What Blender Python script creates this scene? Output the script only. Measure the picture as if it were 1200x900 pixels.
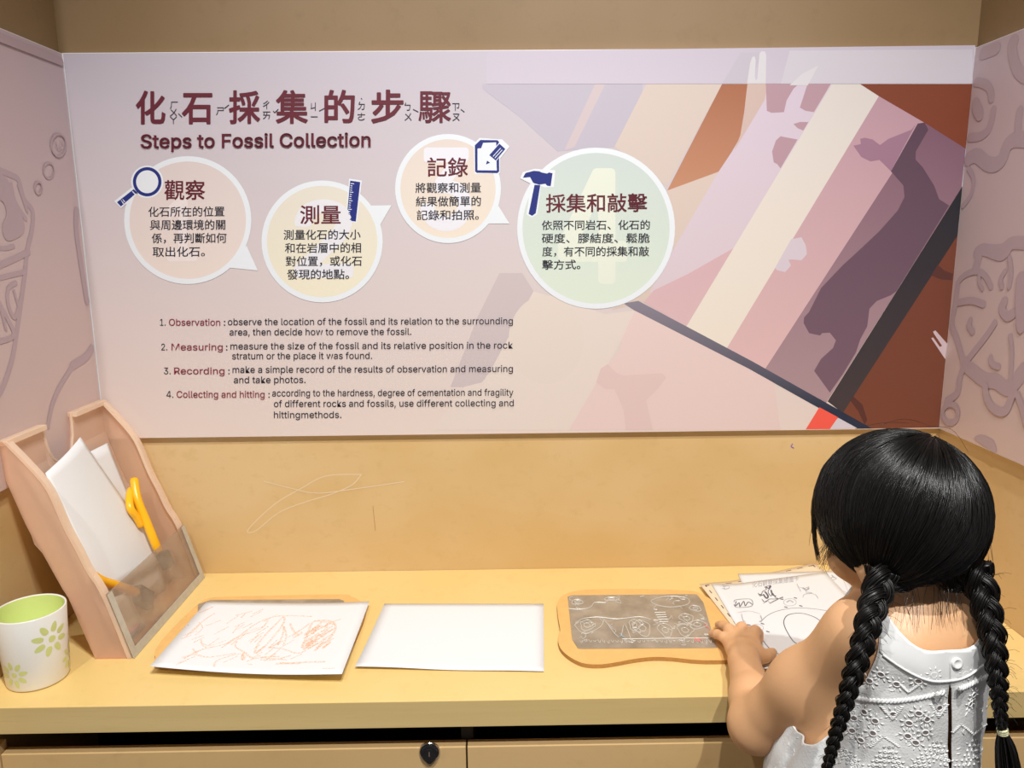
import bpy, bmesh, math, random
import numpy as np
from mathutils import Vector, Matrix
from mathutils.bvhtree import BVHTree
for _o in list(bpy.data.objects): bpy.data.objects.remove(_o)
SC = bpy.context.scene
COL = SC.collection
rnd = random.Random(7)
# ------------------------------------------------------------------ camera
FPX, YAW, PITCH, ROLL = 909.3, 0.0114985, 0.1887554, -0.0092138
DZ = 0.58                       # height of the worktop
CZ = DZ + 0.65767               # eye height
def _rot(yaw, pitch, roll):
    cy, sy, cp, sp, cr, sr = math.cos(yaw), math.sin(yaw), math.cos(pitch), math.sin(pitch), math.cos(roll), math.sin(roll)
    fw = Vector((sy*cp, cy*cp, -sp)); rt = Vector((cy, -sy, 0)); up = rt.cross(fw)
    return cr*rt+sr*up, -sr*rt+cr*up, fw
RT, UP, FW = _rot(YAW, PITCH, ROLL)
cam_data = bpy.data.cameras.new('camera'); cam = bpy.data.objects.new('camera', cam_data); COL.objects.link(cam)
cam_data.sensor_width = 36.0; cam_data.lens = FPX/1200*36; cam_data.clip_start = 0.05
m = Matrix((RT, UP, -FW)).transposed().to_4x4(); m.translation = Vector((0, 0, CZ)); cam.matrix_world = m
SC.camera = cam
# ------------------------------------------------------------------ world, lamps, exposure
w = bpy.data.worlds.new('world'); SC.world = w; w.use_nodes = True
w.node_tree.nodes['Background'].inputs[0].default_value = (0.97, 0.97, 1.0, 1)
w.node_tree.nodes['Background'].inputs[1].default_value = 0.24
def spot(name, loc, aim, power, size, ang, blend, col=(1.0, 0.988, 0.972)):
    l = bpy.data.lights.new(name, 'SPOT'); l.energy = power; l.shadow_soft_size = size; l.color = col
    l.spot_size = math.radians(ang); l.spot_blend = blend
    o = bpy.data.objects.new(name, l); COL.objects.link(o); o.location = loc
    o.rotation_euler = (Vector(aim)-Vector(loc)).to_track_quat('-Z', 'Y').to_euler()
    return o
LAMPS = [((0.12, -0.02, 2.98), (0.10, 1.26, 0.55), 158, 0.022, 82, 1.0),
         ((0.48, -0.50, 2.98), (0.25, 1.15, 0.60), 170, 0.022, 68, 0.9),
         ((-0.80, -0.50, 2.98), (-0.35, 1.25, 0.60), 76, 0.025, 62, 0.9)]
for i, a in enumerate(LAMPS): spot('ceiling_spot_light', *a)
vs = SC.view_settings; vs.view_transform = 'Standard'; vs.look = 'None'; vs.gamma = 1; vs.use_curve_mapping = False; vs.exposure = 0.0
# ------------------------------------------------------------------ helpers
def lin(c):
    c = c/255.0
    return c/12.92 if c <= 0.04045 else ((c+0.055)/1.055)**2.4
def rgb(r, g, b, k=1.0): return (min(1, lin(r)*k), min(1, lin(g)*k), min(1, lin(b)*k), 1)
def _ray(x, y): return RT*((x-600)/FPX) + UP*(-(y-450)/FPX) + FW
CP = Vector((0, 0, CZ))
def onY(x, y, Y): d = _ray(x, y); return CP + d*(Y/d.y)
def onX(x, y, X): d = _ray(x, y); return CP + d*(X/d.x)
def onZ(x, y, Z): d = _ray(x, y); return CP + d*((Z-CZ)/d.z)
def onP(x, y, p0, n):
    d = _ray(x, y); n = Vector(n); return CP + d*((Vector(p0)-CP).dot(n)/d.dot(n))
def cr(ox, oy, s, pts): return [(ox+px/s, oy+py/s) for px, py in pts]   # reading of an enlarged crop
GLYPHS = {' ': (94, '', ''),
 ',': (94, '19 -60 34 36 68 36 42 -60', '0 2 1 0 3 2'),
 '.': (94, '48 -2 39 -1 31 4 26 12 25 20 26 29 31 37 39 42 48 43 56 42 64 37 69 29 71 20 69 12 64 4 56 -1', '7 9 8 6 9 7 6 10 9 5 10 6 5 11 10 4 11 5 4 12 11 3 12 4 3 13 12 2 13 3 2 14 13 1 14 2 1 15 14 0 15 1'),
 '1': (227, '38 0 38 27 195 27 195 0 138 254 138 0 106 0 106 224 105 224 43 179 43 213 99 254', '10 4 11 10 8 4 8 7 4 7 5 4 10 9 8 6 5 7 0 2 1 0 3 2'),
 '2': (227, '32 0 32 24 117 114 130 129 141 141 149 153 155 163 159 174 160 186 159 198 154 209 146 218 137 224 125 228 112 230 98 228 86 224 77 216 69 207 65 195 64 181 33 181 35 202 43 221 55 237 72 248 91 255 112 258 134 255 153 248 169 237 181 223 188 205 191 186 189 172 185 159 179 145 168 129 153 111 133 90 76 30 76 28 195 28 195 0', '26 28 27 26 29 28 25 29 26 25 30 29 24 30 25 24 31 30 23 15 24 15 14 24 14 13 24 13 31 24 12 31 13 23 16 15 11 31 12 23 17 16 11 32 31 22 17 23 10 32 11 22 18 17 9 32 10 22 19 18 9 33 32 21 19 22 8 33 9 21 20 19 8 34 33 7 34 8 6 34 7 6 35 34 5 35 6 5 36 35 4 36 5 4 37 36 3 37 4 3 38 37 2 38 3 1 38 2 1 39 38 1 40 39 1 41 40 1 42 41 1 43 42 0 43 1'),
 '3': (227, '109 -3 87 -1 66 5 49 15 35 29 26 46 22 66 55 66 57 54 63 44 72 35 83 30 95 26 109 25 124 26 138 30 149 37 157 46 163 58 165 72 163 86 158 98 150 109 137 117 121 122 101 124 78 124 78 150 144 224 144 226 35 226 35 254 186 254 186 230 106 139 106 144 132 144 154 138 172 127 185 111 194 93 196 72 194 51 185 33 172 18 154 6 133 -1', '30 32 31 30 33 32 30 29 33 29 28 33 28 34 33 27 35 28 35 34 28 26 35 27 26 36 35 26 37 36 26 38 37 26 25 38 25 24 38 24 39 38 23 39 24 22 39 23 22 40 39 21 40 22 20 40 21 20 41 40 19 41 20 18 41 19 18 42 41 5 7 6 5 8 7 17 42 18 5 9 8 17 43 42 16 43 17 4 9 5 4 10 9 15 43 16 4 11 10 15 44 43 14 44 15 4 12 11 3 12 4 13 44 14 3 13 12 3 44 13 3 45 44 2 45 3 2 46 45 1 46 2 1 0 46'),
 '4': (227, '20 53 141 53 141 81 20 81 171 53 207 53 207 81 171 81 141 0 171 0 171 254 141 254 54 81 141 230 123 254', '0 1 2 0 2 3 4 5 6 4 6 7 8 9 10 8 10 11 3 12 13 3 13 14 13 11 14'),
 ':': (94, '48 135 39 137 31 142 26 149 25 158 26 167 31 174 39 179 48 181 56 179 64 174 69 167 71 158 69 149 64 142 56 137 48 -2 39 -1 31 4 26 12 25 20 26 29 31 37 39 42 48 43 56 42 64 37 69 29 71 20 69 12 64 4 56 -1', '23 25 24 22 25 23 22 26 25 21 26 22 21 27 26 20 27 21 20 28 27 19 28 20 19 29 28 18 29 19 18 30 29 17 30 18 17 31 30 16 31 17 7 9 8 6 9 7 6 10 9 5 10 6 5 11 10 4 11 5 4 12 11 3 12 4 3 13 12 2 13 3 2 14 13 1 14 2 1 15 14 0 15 1'),
 'C': (255, '134 -3 103 1 75 12 52 32 35 58 24 90 20 127 24 165 35 197 52 223 75 242 103 254 134 258 152 256 170 252 186 245 201 236 214 224 224 209 232 193 236 174 204 174 200 186 195 197 187 206 179 214 169 220 158 224 146 227 134 228 111 225 92 216 75 202 62 182 54 157 52 127 54 97 63 72 75 53 92 38 112 29 134 26 146 27 158 30 169 34 179 40 187 48 195 57 200 68 204 80 236 80 232 62 224 45 214 31 201 19 187 9 170 2 153 -2', '11 13 12 11 14 13 10 14 11 10 15 14 10 16 15 9 16 10 9 29 16 29 17 16 9 30 29 28 17 29 27 17 28 9 31 30 26 17 27 26 18 17 8 31 9 25 18 26 8 32 31 24 18 25 24 19 18 23 19 24 8 33 32 22 19 23 7 33 8 22 20 19 21 20 22 7 34 33 6 34 7 6 35 34 5 35 6 5 36 35 5 37 36 4 37 5 48 50 49 48 51 50 4 38 37 47 51 48 47 52 51 3 38 4 46 52 47 3 39 38 45 52 46 45 53 52 44 53 45 3 40 39 43 53 44 2 40 3 43 54 53 42 54 43 2 41 40 41 54 42 2 54 41 2 55 54 1 55 2 1 56 55 1 57 56 0 57 1'),
 'F': (205, '30 0 30 254 185 254 185 226 62 226 62 139 173 139 173 111 62 111 62 0', '0 4 1 4 2 1 4 3 2 0 5 4 0 8 5 8 6 5 8 7 6 0 9 8'),
 'M': (314, '30 0 30 254 76 254 139 94 141 87 144 79 147 71 150 61 153 52 156 42 158 33 161 24 154 24 156 32 159 41 162 51 165 61 168 70 171 79 174 87 176 94 238 254 284 254 284 0 252 0 252 145 252 154 252 163 252 174 253 184 253 195 253 207 253 218 253 229 256 229 253 217 249 205 245 193 241 181 237 171 234 161 231 152 228 145 171 0 143 0 85 145 83 152 80 160 76 170 72 181 69 192 65 204 60 216 56 229 59 229 60 219 60 208 60 197 60 186 61 175 61 164 61 154 61 145 61 0', '0 53 1 53 2 1 53 54 2 54 3 2 20 33 21 33 22 21 33 34 22 34 23 22 0 52 53 55 3 54 20 32 33 35 32 34 32 23 34 56 52 55 52 3 55 20 35 32 35 31 32 20 36 35 0 56 52 56 51 52 0 57 56 20 37 36 0 58 57 20 38 37 0 59 58 20 39 38 0 60 59 20 40 39 0 61 60 20 41 40 0 62 61 20 42 41 0 63 62 20 43 42 19 43 20 18 43 19 17 43 18 16 43 17 15 43 16 14 43 15 13 10 14 10 43 14 13 11 10 12 11 13'),
 'O': (267, '133 -3 103 1 75 12 52 32 35 58 24 90 20 127 24 165 35 197 52 223 75 242 103 254 133 258 164 254 192 242 215 223 232 197 243 165 247 127 243 90 232 58 215 32 192 12 164 1 133 26 155 29 175 38 191 52 204 72 212 97 215 127 212 157 204 182 191 202 175 216 155 225 133 228 112 225 92 216 75 202 63 182 54 157 52 127 54 97 63 72 75 52 92 38 112 29', '11 13 12 10 13 11 10 14 13 9 14 10 9 36 14 36 15 14 9 37 36 35 15 36 34 15 35 9 38 37 8 38 9 34 16 15 33 16 34 8 39 38 32 16 33 8 40 39 7 40 8 32 17 16 31 17 32 7 41 40 6 41 7 31 18 17 30 18 31 6 42 41 5 42 6 5 43 42 29 18 30 29 19 18 5 44 43 28 19 29 4 44 5 28 20 19 4 45 44 27 20 28 3 45 4 27 21 20 3 46 45 26 21 27 3 47 46 25 21 26 25 22 21 2 47 3 2 24 47 24 22 25 2 22 24 1 22 2 1 23 22 1 0 23'),
 'R': (224, '30 0 30 254 118 254 145 252 167 244 183 232 195 217 202 198 205 176 202 154 195 136 183 120 166 109 145 101 118 99 48 99 48 128 117 128 135 129 149 133 160 141 167 150 171 162 173 176 171 190 167 202 159 212 149 220 134 224 116 226 62 226 62 0 177 0 115 115 151 115 214 0', '0 16 1 16 30 1 30 2 1 30 3 2 30 4 3 30 5 4 30 29 5 29 28 5 28 6 5 16 31 30 27 6 28 26 6 27 26 7 6 25 7 26 24 7 25 24 8 7 23 8 24 22 8 23 22 9 8 21 9 22 21 10 9 20 10 21 19 10 20 19 11 10 18 11 19 17 11 18 0 15 16 31 17 16 31 33 17 33 11 17 33 34 11 34 12 11 31 14 33 14 32 33 35 12 34 13 35 12 14 35 13 0 14 15 0 31 14 32 35 14'),
 'S': (223, '112 -4 86 -2 64 5 46 15 32 30 23 48 19 68 52 68 55 55 62 44 71 35 83 29 97 26 112 25 128 26 143 30 155 37 165 46 171 57 173 70 171 81 166 89 158 96 148 102 136 107 122 111 92 120 64 130 43 145 30 163 26 186 29 206 37 224 51 238 69 249 90 256 114 258 137 256 158 249 175 238 189 224 197 208 200 189 169 189 163 206 151 219 134 227 112 229 97 228 84 224 73 218 64 209 59 199 58 188 60 176 65 167 74 160 85 154 96 150 106 147 132 140 144 136 156 132 168 126 179 119 189 110 197 99 202 85 204 69 201 50 193 32 180 17 162 5 139 -2', '35 37 36 34 37 35 34 38 37 33 38 34 33 39 38 33 40 39 32 47 33 47 40 33 32 48 47 46 40 47 32 49 48 45 40 46 45 41 40 31 49 32 31 50 49 44 41 45 31 51 50 31 52 51 44 42 41 30 52 31 43 42 44 30 53 52 30 54 53 29 54 30 29 55 54 29 56 55 28 56 29 28 57 56 28 58 57 28 59 58 28 60 59 27 60 28 27 61 60 27 62 61 27 63 62 26 63 27 26 64 63 25 64 26 25 65 64 24 65 25 24 66 65 23 66 24 22 66 23 22 67 66 21 67 22 20 67 21 20 68 67 19 68 20 18 68 19 18 69 68 5 7 6 5 8 7 17 69 18 5 9 8 17 70 69 4 9 5 16 70 17 4 10 9 15 70 16 4 11 10 15 71 70 14 71 15 3 11 4 3 12 11 13 71 14 3 13 12 3 71 13 3 72 71 2 72 3 2 73 72 1 73 2 1 0 73'),
 'a': (195, '80 -4 63 -3 47 2 34 11 24 22 17 37 15 54 17 69 22 80 29 90 39 97 50 102 63 105 76 108 89 110 105 112 117 113 126 115 133 117 136 121 138 127 138 128 137 139 133 148 128 156 120 161 110 164 98 165 85 164 75 161 66 156 59 150 54 144 50 137 20 146 29 161 39 173 52 182 66 188 82 191 97 192 108 192 119 190 131 186 143 180 153 172 161 160 167 145 168 126 168 0 138 0 138 26 136 26 132 19 126 12 118 6 108 1 95 -3 85 23 101 24 114 29 124 37 132 47 136 57 138 69 138 95 135 93 130 91 123 89 116 88 108 87 100 86 93 85 88 84 77 82 67 79 58 75 52 70 47 62 46 52 47 43 51 36 57 30 65 26 74 24', '39 41 40 39 42 41 38 42 39 38 43 42 37 43 38 37 44 43 36 44 37 36 45 44 35 45 36 35 27 45 27 46 45 35 28 27 26 46 27 35 29 28 25 46 26 35 30 29 34 30 35 24 46 25 24 47 46 34 31 30 23 47 24 34 32 31 22 47 23 33 32 34 22 48 47 21 48 22 20 48 21 19 48 20 19 49 48 18 49 19 17 65 18 65 49 18 16 65 17 15 65 16 14 65 15 13 65 14 12 65 13 11 65 12 10 65 11 9 65 10 9 66 65 64 49 65 9 67 66 9 68 67 8 68 9 8 69 68 8 70 69 8 71 70 8 72 71 8 73 72 8 74 73 8 75 74 7 75 8 7 76 75 7 77 76 7 78 77 63 49 64 6 78 7 6 79 78 62 49 63 5 79 6 5 80 79 61 51 62 51 49 62 5 81 80 60 51 61 4 81 5 4 82 81 4 83 82 59 52 60 52 51 60 4 84 83 59 53 52 50 49 51 58 53 59 4 58 84 4 53 58 3 53 4 3 54 53 3 55 54 2 55 3 2 56 55 1 56 2 1 57 56 0 57 1'),
 'b': (212, '115 -4 99 -3 86 2 76 8 69 16 63 23 59 29 56 29 56 0 26 0 26 254 57 254 57 160 59 160 63 166 69 173 76 180 86 186 98 191 115 192 137 189 156 180 173 166 185 146 193 122 195 94 193 66 185 42 173 23 157 8 137 -1 110 23 126 26 140 33 150 44 158 58 163 75 164 95 163 114 158 131 150 145 140 156 126 163 110 165 94 163 81 156 70 145 62 131 58 114 56 95 58 75 63 58 70 43 81 32 94 26', '9 11 10 9 12 11 18 20 19 17 20 18 17 21 20 16 21 17 16 22 21 15 22 16 14 22 15 14 43 22 43 42 22 42 23 22 13 43 14 13 44 43 13 45 44 41 23 42 9 13 12 9 47 13 47 46 13 46 45 13 40 23 41 40 24 23 39 24 40 9 48 47 38 24 39 38 25 24 9 49 48 37 25 38 9 50 49 36 25 37 36 26 25 35 26 36 9 51 50 35 27 26 34 27 35 9 7 51 7 52 51 33 27 34 7 53 52 33 28 27 32 28 33 7 6 53 6 54 53 9 8 7 5 54 6 31 28 32 5 31 54 5 28 31 4 28 5 4 29 28 3 29 4 2 29 3 2 30 29 1 30 2 1 0 30'),
 'c': (198, '104 -4 79 -1 58 8 41 23 28 43 20 66 17 94 20 122 28 146 41 165 58 180 79 189 104 192 117 191 130 189 142 184 153 178 162 170 170 161 176 150 181 138 151 131 149 138 145 145 141 150 135 155 128 159 121 162 113 164 104 165 86 162 73 155 62 144 54 129 50 112 48 94 50 75 54 59 62 44 73 33 86 26 104 23 113 24 121 26 129 29 135 33 141 38 146 44 149 51 152 59 181 51 177 39 171 28 163 19 153 11 142 4 130 0 117 -3', '11 13 12 11 14 13 10 14 11 10 15 14 10 16 15 9 16 10 9 17 16 9 29 17 29 18 17 8 30 9 30 29 9 28 18 29 27 18 28 8 31 30 26 18 27 26 19 18 25 19 26 24 19 25 8 32 31 23 19 24 23 20 19 7 32 8 22 20 23 7 33 32 22 21 20 7 34 33 6 34 7 6 35 34 5 35 6 5 36 35 5 37 36 4 37 5 4 38 37 48 50 49 48 51 50 47 51 48 46 51 47 4 39 38 3 39 4 46 52 51 45 52 46 44 52 45 3 40 39 43 52 44 43 53 52 42 53 43 3 41 40 41 53 42 3 53 41 2 53 3 2 54 53 2 55 54 1 55 2 1 56 55 1 57 56 0 57 1'),
 'd': (212, '98 -4 75 -1 56 8 40 23 27 42 20 66 17 94 20 122 27 146 40 166 56 180 75 189 98 192 114 191 126 186 136 180 144 173 149 166 153 160 155 160 155 254 186 254 186 0 156 0 156 29 153 29 149 23 143 16 136 8 126 2 114 -3 102 23 118 26 132 32 142 43 150 58 154 75 156 95 154 114 150 131 142 145 132 156 118 163 102 165 86 163 72 156 62 145 54 131 50 114 48 95 50 75 54 58 62 44 73 33 86 26', '19 21 20 19 22 21 11 13 12 11 14 13 10 14 11 10 15 14 9 15 10 9 16 15 9 17 16 8 44 9 44 43 9 43 17 9 43 18 17 42 18 43 41 18 42 8 45 44 41 19 18 41 40 19 40 39 19 39 22 19 8 46 45 7 46 8 7 47 46 38 22 39 7 48 47 6 48 7 37 22 38 6 49 48 6 50 49 36 22 37 5 50 6 5 51 50 35 22 36 4 51 5 4 52 51 34 24 35 24 22 35 4 53 52 33 24 34 3 53 4 3 54 53 32 25 33 25 24 33 32 26 25 23 22 24 3 31 54 31 26 32 3 26 31 3 27 26 2 27 3 2 28 27 2 29 28 1 29 2 1 30 29 0 30 1'),
 'e': (202, '106 -4 80 -1 58 8 41 23 28 42 20 66 17 93 20 121 28 145 40 165 58 180 78 189 103 192 118 191 133 187 147 180 160 170 170 157 179 141 184 121 186 97 186 85 37 85 37 110 169 110 155 101 153 119 149 134 141 147 131 157 118 163 103 165 87 163 73 157 62 147 54 135 50 121 48 105 48 89 50 69 55 53 64 40 76 31 90 25 106 23 117 24 127 26 135 31 143 36 149 44 153 53 182 45 177 32 168 20 156 10 141 2 125 -3', '11 13 12 11 14 13 10 14 11 10 15 14 10 16 15 9 16 10 9 31 16 31 17 16 9 32 31 30 17 31 8 32 9 29 17 30 8 33 32 29 18 17 28 18 29 8 34 33 27 18 28 8 35 34 7 35 8 27 19 18 7 36 35 26 19 27 26 24 19 24 20 19 6 23 7 23 36 7 23 37 36 25 24 26 6 22 23 37 24 23 37 20 24 38 20 37 38 21 20 5 22 6 39 21 38 5 21 22 5 39 21 5 40 39 4 40 5 4 41 40 49 51 50 49 52 51 48 52 49 3 41 4 3 42 41 47 52 48 47 53 52 3 43 42 46 53 47 45 53 46 3 44 43 44 53 45 3 53 44 2 53 3 2 54 53 2 55 54 1 55 2 1 56 55 0 56 1'),
 'f': (127, '114 190 114 164 3 164 3 190 40 0 40 216 42 231 48 243 57 252 68 259 80 264 94 265 103 265 111 263 117 262 121 260 114 234 111 235 107 236 103 237 97 237 85 235 77 230 72 221 71 209 71 0', '10 12 11 10 13 12 9 13 10 9 14 13 9 15 14 9 16 15 8 17 9 17 16 9 7 19 8 19 18 8 18 17 8 6 20 7 20 19 7 6 21 20 6 22 21 5 22 6 5 23 22 5 24 23 4 24 5 4 25 24 2 0 3 2 1 0'),
 'g': (213, '103 -75 84 -74 67 -70 53 -63 41 -55 32 -45 25 -35 51 -20 55 -26 61 -33 68 -39 77 -44 89 -48 103 -49 124 -46 141 -38 152 -23 156 -3 156 34 153 34 149 28 143 21 136 14 126 8 114 4 97 2 76 5 56 13 40 27 28 45 20 68 17 96 20 123 27 147 40 166 56 180 76 189 98 192 114 191 127 186 137 180 144 173 150 166 154 159 157 159 157 190 186 190 186 -4 183 -27 175 -45 162 -59 145 -68 125 -73 102 30 118 32 132 38 142 47 150 61 155 77 156 96 155 115 150 132 142 146 132 156 119 163 102 165 86 163 73 156 62 145 54 131 50 115 48 96 50 78 54 61 62 48 73 38 86 32', '36 38 37 36 39 38 44 46 45 44 47 46 35 39 36 35 40 39 34 40 35 34 41 40 34 42 41 33 66 34 66 65 34 65 42 34 65 43 42 64 43 65 63 43 64 33 67 66 63 44 43 63 62 44 62 61 44 61 60 44 60 47 44 33 68 67 32 68 33 32 69 68 32 70 69 31 70 32 59 47 60 31 71 70 31 72 71 58 47 59 30 72 31 30 73 72 57 47 58 29 73 30 29 74 73 56 18 57 18 47 57 29 75 74 55 18 56 28 75 29 28 76 75 54 19 55 19 18 55 54 20 19 17 47 18 28 53 76 53 20 54 28 20 53 28 21 20 27 21 28 27 22 21 27 23 22 26 23 27 26 24 23 25 24 26 16 47 17 16 48 47 6 8 7 15 48 16 6 9 8 15 49 48 6 10 9 5 10 6 14 49 15 5 11 10 5 12 11 14 50 49 4 12 5 13 50 14 4 13 12 4 50 13 3 50 4 3 51 50 2 51 3 2 52 51 1 52 2 1 0 52'),
 'h': (205, '57 113 57 0 26 0 26 254 57 254 57 144 51 144 62 166 76 181 94 189 114 192 132 190 148 184 161 174 170 160 177 142 179 120 179 0 148 0 148 118 145 137 136 152 123 161 105 165 92 163 80 159 71 151 63 141 58 129', '2 4 3 2 6 4 6 5 4 9 11 10 9 12 11 8 12 9 8 13 12 7 13 8 7 23 13 23 14 13 6 25 7 25 24 7 24 23 7 22 14 23 21 14 22 21 15 14 6 26 25 20 15 21 6 27 26 2 28 6 28 27 6 20 16 15 19 16 20 2 0 28 19 17 16 18 17 19 2 1 0'),
 'i': (83, '42 221 34 223 27 227 22 234 21 242 22 249 27 256 34 260 42 262 50 260 57 256 62 249 63 242 62 234 57 227 50 223 26 0 26 190 57 190 57 0', '16 18 17 16 19 18 7 9 8 6 9 7 6 10 9 5 10 6 5 11 10 4 11 5 4 12 11 3 12 4 3 13 12 2 13 3 2 14 13 1 14 2 1 15 14 0 15 1'),
 'k': (190, '55 68 55 106 60 106 142 190 180 190 92 100 89 100 26 0 26 254 57 254 57 0 147 0 74 93 96 114 186 0', '7 9 8 7 1 9 1 10 9 2 4 3 2 13 4 13 5 4 2 12 13 5 14 13 7 0 1 10 2 1 10 12 2 0 5 6 0 14 5 10 11 12 7 14 0 10 14 7 11 14 10'),
 'l': (95, '70 -1 50 2 37 10 29 24 26 42 26 254 57 254 57 49 58 38 60 31 65 27 73 26 77 26 80 26 83 27 85 27 90 1 86 0 81 0 75 -1', '4 6 5 4 7 6 4 8 7 3 8 4 3 9 8 3 10 9 3 11 10 14 16 15 13 16 14 12 16 13 11 16 12 3 16 11 2 16 3 1 16 2 0 16 1 0 17 16 0 18 17 0 19 18'),
 'm': (305, '26 0 26 190 56 190 56 148 54 148 59 162 66 173 75 182 86 188 98 192 110 193 129 190 144 180 154 166 160 147 156 147 161 160 169 172 178 181 190 187 204 192 218 193 234 191 249 186 261 177 270 164 276 148 278 128 278 0 248 0 248 127 245 145 236 156 224 163 209 165 197 164 187 160 179 153 173 145 169 135 168 124 168 0 137 0 137 130 134 144 126 156 115 163 100 165 89 164 79 160 70 154 63 145 58 133 57 119 57 0', '9 11 10 20 22 21 8 11 9 19 22 20 19 23 22 8 12 11 0 2 1 0 4 2 4 3 2 7 12 8 18 23 19 18 24 23 6 12 7 17 24 18 6 13 12 17 25 24 5 47 6 47 13 6 16 34 17 34 25 17 47 46 13 46 14 13 5 48 47 16 35 34 33 25 34 33 26 25 5 49 48 16 36 35 32 26 33 45 14 46 4 49 5 15 36 16 4 50 49 15 37 36 31 26 32 44 15 45 15 14 45 4 51 50 15 38 37 31 27 26 0 52 4 52 51 4 44 38 15 44 39 38 30 27 31 43 39 44 43 40 39 0 53 52 42 40 43 30 28 27 29 28 30 42 41 40 0 54 53'),
 'n': (205, '57 113 57 0 26 0 26 190 56 190 56 144 51 144 62 166 76 181 94 189 114 192 132 190 147 184 160 174 170 160 176 142 179 120 179 0 148 0 148 118 145 137 136 152 123 161 105 165 92 163 80 159 71 151 63 141 58 129', '9 11 10 9 12 11 2 4 3 2 6 4 6 5 4 8 12 9 8 13 12 7 13 8 7 23 13 23 14 13 6 25 7 25 24 7 24 23 7 22 14 23 21 14 22 21 15 14 6 26 25 20 15 21 6 27 26 2 28 6 28 27 6 20 16 15 19 16 20 2 0 28 19 17 16 18 17 19 2 1 0'),
 'o': (208, '104 -4 79 -1 58 8 41 23 28 43 20 66 17 94 20 122 28 146 41 165 58 180 79 189 104 192 128 189 149 180 167 165 180 146 188 122 191 94 188 66 180 43 167 23 149 8 128 -1 104 23 121 26 135 33 146 44 154 59 158 75 160 94 158 112 154 129 146 144 135 155 121 162 104 165 86 162 73 155 62 144 54 129 50 112 48 94 50 75 54 59 62 44 73 33 86 26', '11 13 12 10 13 11 10 14 13 9 14 10 9 15 14 8 37 9 37 36 9 36 15 9 36 35 15 35 16 15 8 38 37 34 16 35 8 39 38 33 16 34 7 39 8 33 17 16 7 40 39 32 17 33 7 41 40 31 17 32 6 41 7 31 18 17 6 42 41 30 18 31 5 42 6 5 43 42 29 18 30 29 19 18 5 44 43 28 19 29 28 20 19 4 44 5 4 45 44 27 20 28 4 46 45 26 20 27 3 46 4 26 21 20 3 47 46 25 21 26 3 24 47 24 21 25 3 21 24 2 21 3 2 22 21 1 22 2 1 23 22 0 23 1'),
 'p': (212, '26 -71 26 190 56 190 56 160 59 160 63 166 69 173 76 180 86 186 98 191 115 192 137 189 156 180 173 166 185 146 193 122 195 94 193 66 185 42 173 23 157 8 137 -1 115 -4 99 -3 86 2 76 8 69 16 63 23 59 29 57 29 57 -71 110 23 126 26 140 33 150 44 158 58 163 75 164 95 163 114 158 131 150 145 140 156 126 163 110 165 94 163 81 156 70 145 62 131 58 114 56 95 58 75 63 58 70 43 81 32 94 26', '9 11 10 8 11 9 0 2 1 0 3 2 8 12 11 7 12 8 7 13 12 6 13 7 5 13 6 5 43 13 43 42 13 42 14 13 4 43 5 4 44 43 4 45 44 41 14 42 0 4 3 0 48 4 48 47 4 47 46 4 46 45 4 40 14 41 40 15 14 39 15 40 38 15 39 38 16 15 0 49 48 37 16 38 0 50 49 36 16 37 36 17 16 35 17 36 0 51 50 35 18 17 34 18 35 0 29 51 29 52 51 33 18 34 29 53 52 33 19 18 32 19 33 29 28 53 28 54 53 0 30 29 27 54 28 31 19 32 27 31 54 27 19 31 26 19 27 26 20 19 25 20 26 24 20 25 24 21 20 23 21 24 23 22 21'),
 'r': (130, '26 0 26 190 56 190 56 160 58 160 65 173 76 184 90 190 107 192 110 192 115 192 119 192 122 192 122 161 119 162 115 162 109 163 103 163 91 161 80 157 70 151 63 142 58 131 57 118 57 0', '7 9 8 7 10 9 7 11 10 7 12 11 7 13 12 6 13 7 0 2 1 0 3 2 5 13 6 4 17 5 17 16 5 16 15 5 15 14 5 14 13 5 4 18 17 4 19 18 0 4 3 0 22 4 22 21 4 21 20 4 20 19 4 0 23 22 0 24 23'),
 's': (182, '91 -4 72 -3 56 2 42 9 31 19 23 32 18 47 47 53 53 40 62 30 75 25 91 23 108 25 122 31 131 40 134 51 132 60 127 68 118 74 106 78 75 85 52 93 36 104 27 119 23 137 26 152 33 166 43 177 58 185 74 190 94 192 112 191 127 186 140 179 149 170 157 158 162 145 134 139 129 149 121 158 110 164 94 166 78 164 65 158 57 150 54 139 56 129 62 122 72 116 86 111 115 105 137 97 153 86 162 71 166 53 163 37 156 24 145 12 130 3 112 -2', '29 31 30 29 32 31 28 32 29 28 33 32 27 33 28 27 34 33 26 34 27 26 41 34 41 35 34 26 42 41 40 35 41 25 42 26 25 43 42 39 35 40 25 44 43 39 36 35 38 36 39 24 44 25 24 45 44 37 36 38 24 46 45 23 46 24 23 47 46 23 48 47 22 48 23 22 49 48 22 50 49 22 51 50 21 51 22 21 52 51 20 52 21 20 53 52 19 53 20 18 53 19 17 53 18 17 54 53 16 54 17 15 54 16 6 8 7 15 55 54 14 55 15 5 8 6 13 55 14 5 9 8 13 56 55 4 9 5 12 56 13 4 10 9 11 56 12 4 11 10 11 57 56 4 57 11 3 57 4 3 58 57 2 58 3 2 59 58 1 59 2 1 0 59'),
 't': (114, '102 190 102 164 3 164 3 190 32 236 63 236 63 49 64 38 68 31 75 26 85 25 88 25 93 26 97 26 101 27 107 1 102 0 96 -1 90 -2 84 -2 62 1 46 11 36 26 32 46', '23 5 4 23 6 5 2 0 3 2 1 0 23 7 6 22 7 23 22 8 7 22 9 8 13 15 14 22 10 9 12 15 13 21 10 22 11 15 12 10 15 11 21 15 10 20 15 21 19 15 20 19 16 15 19 17 16 19 18 17'),
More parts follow.
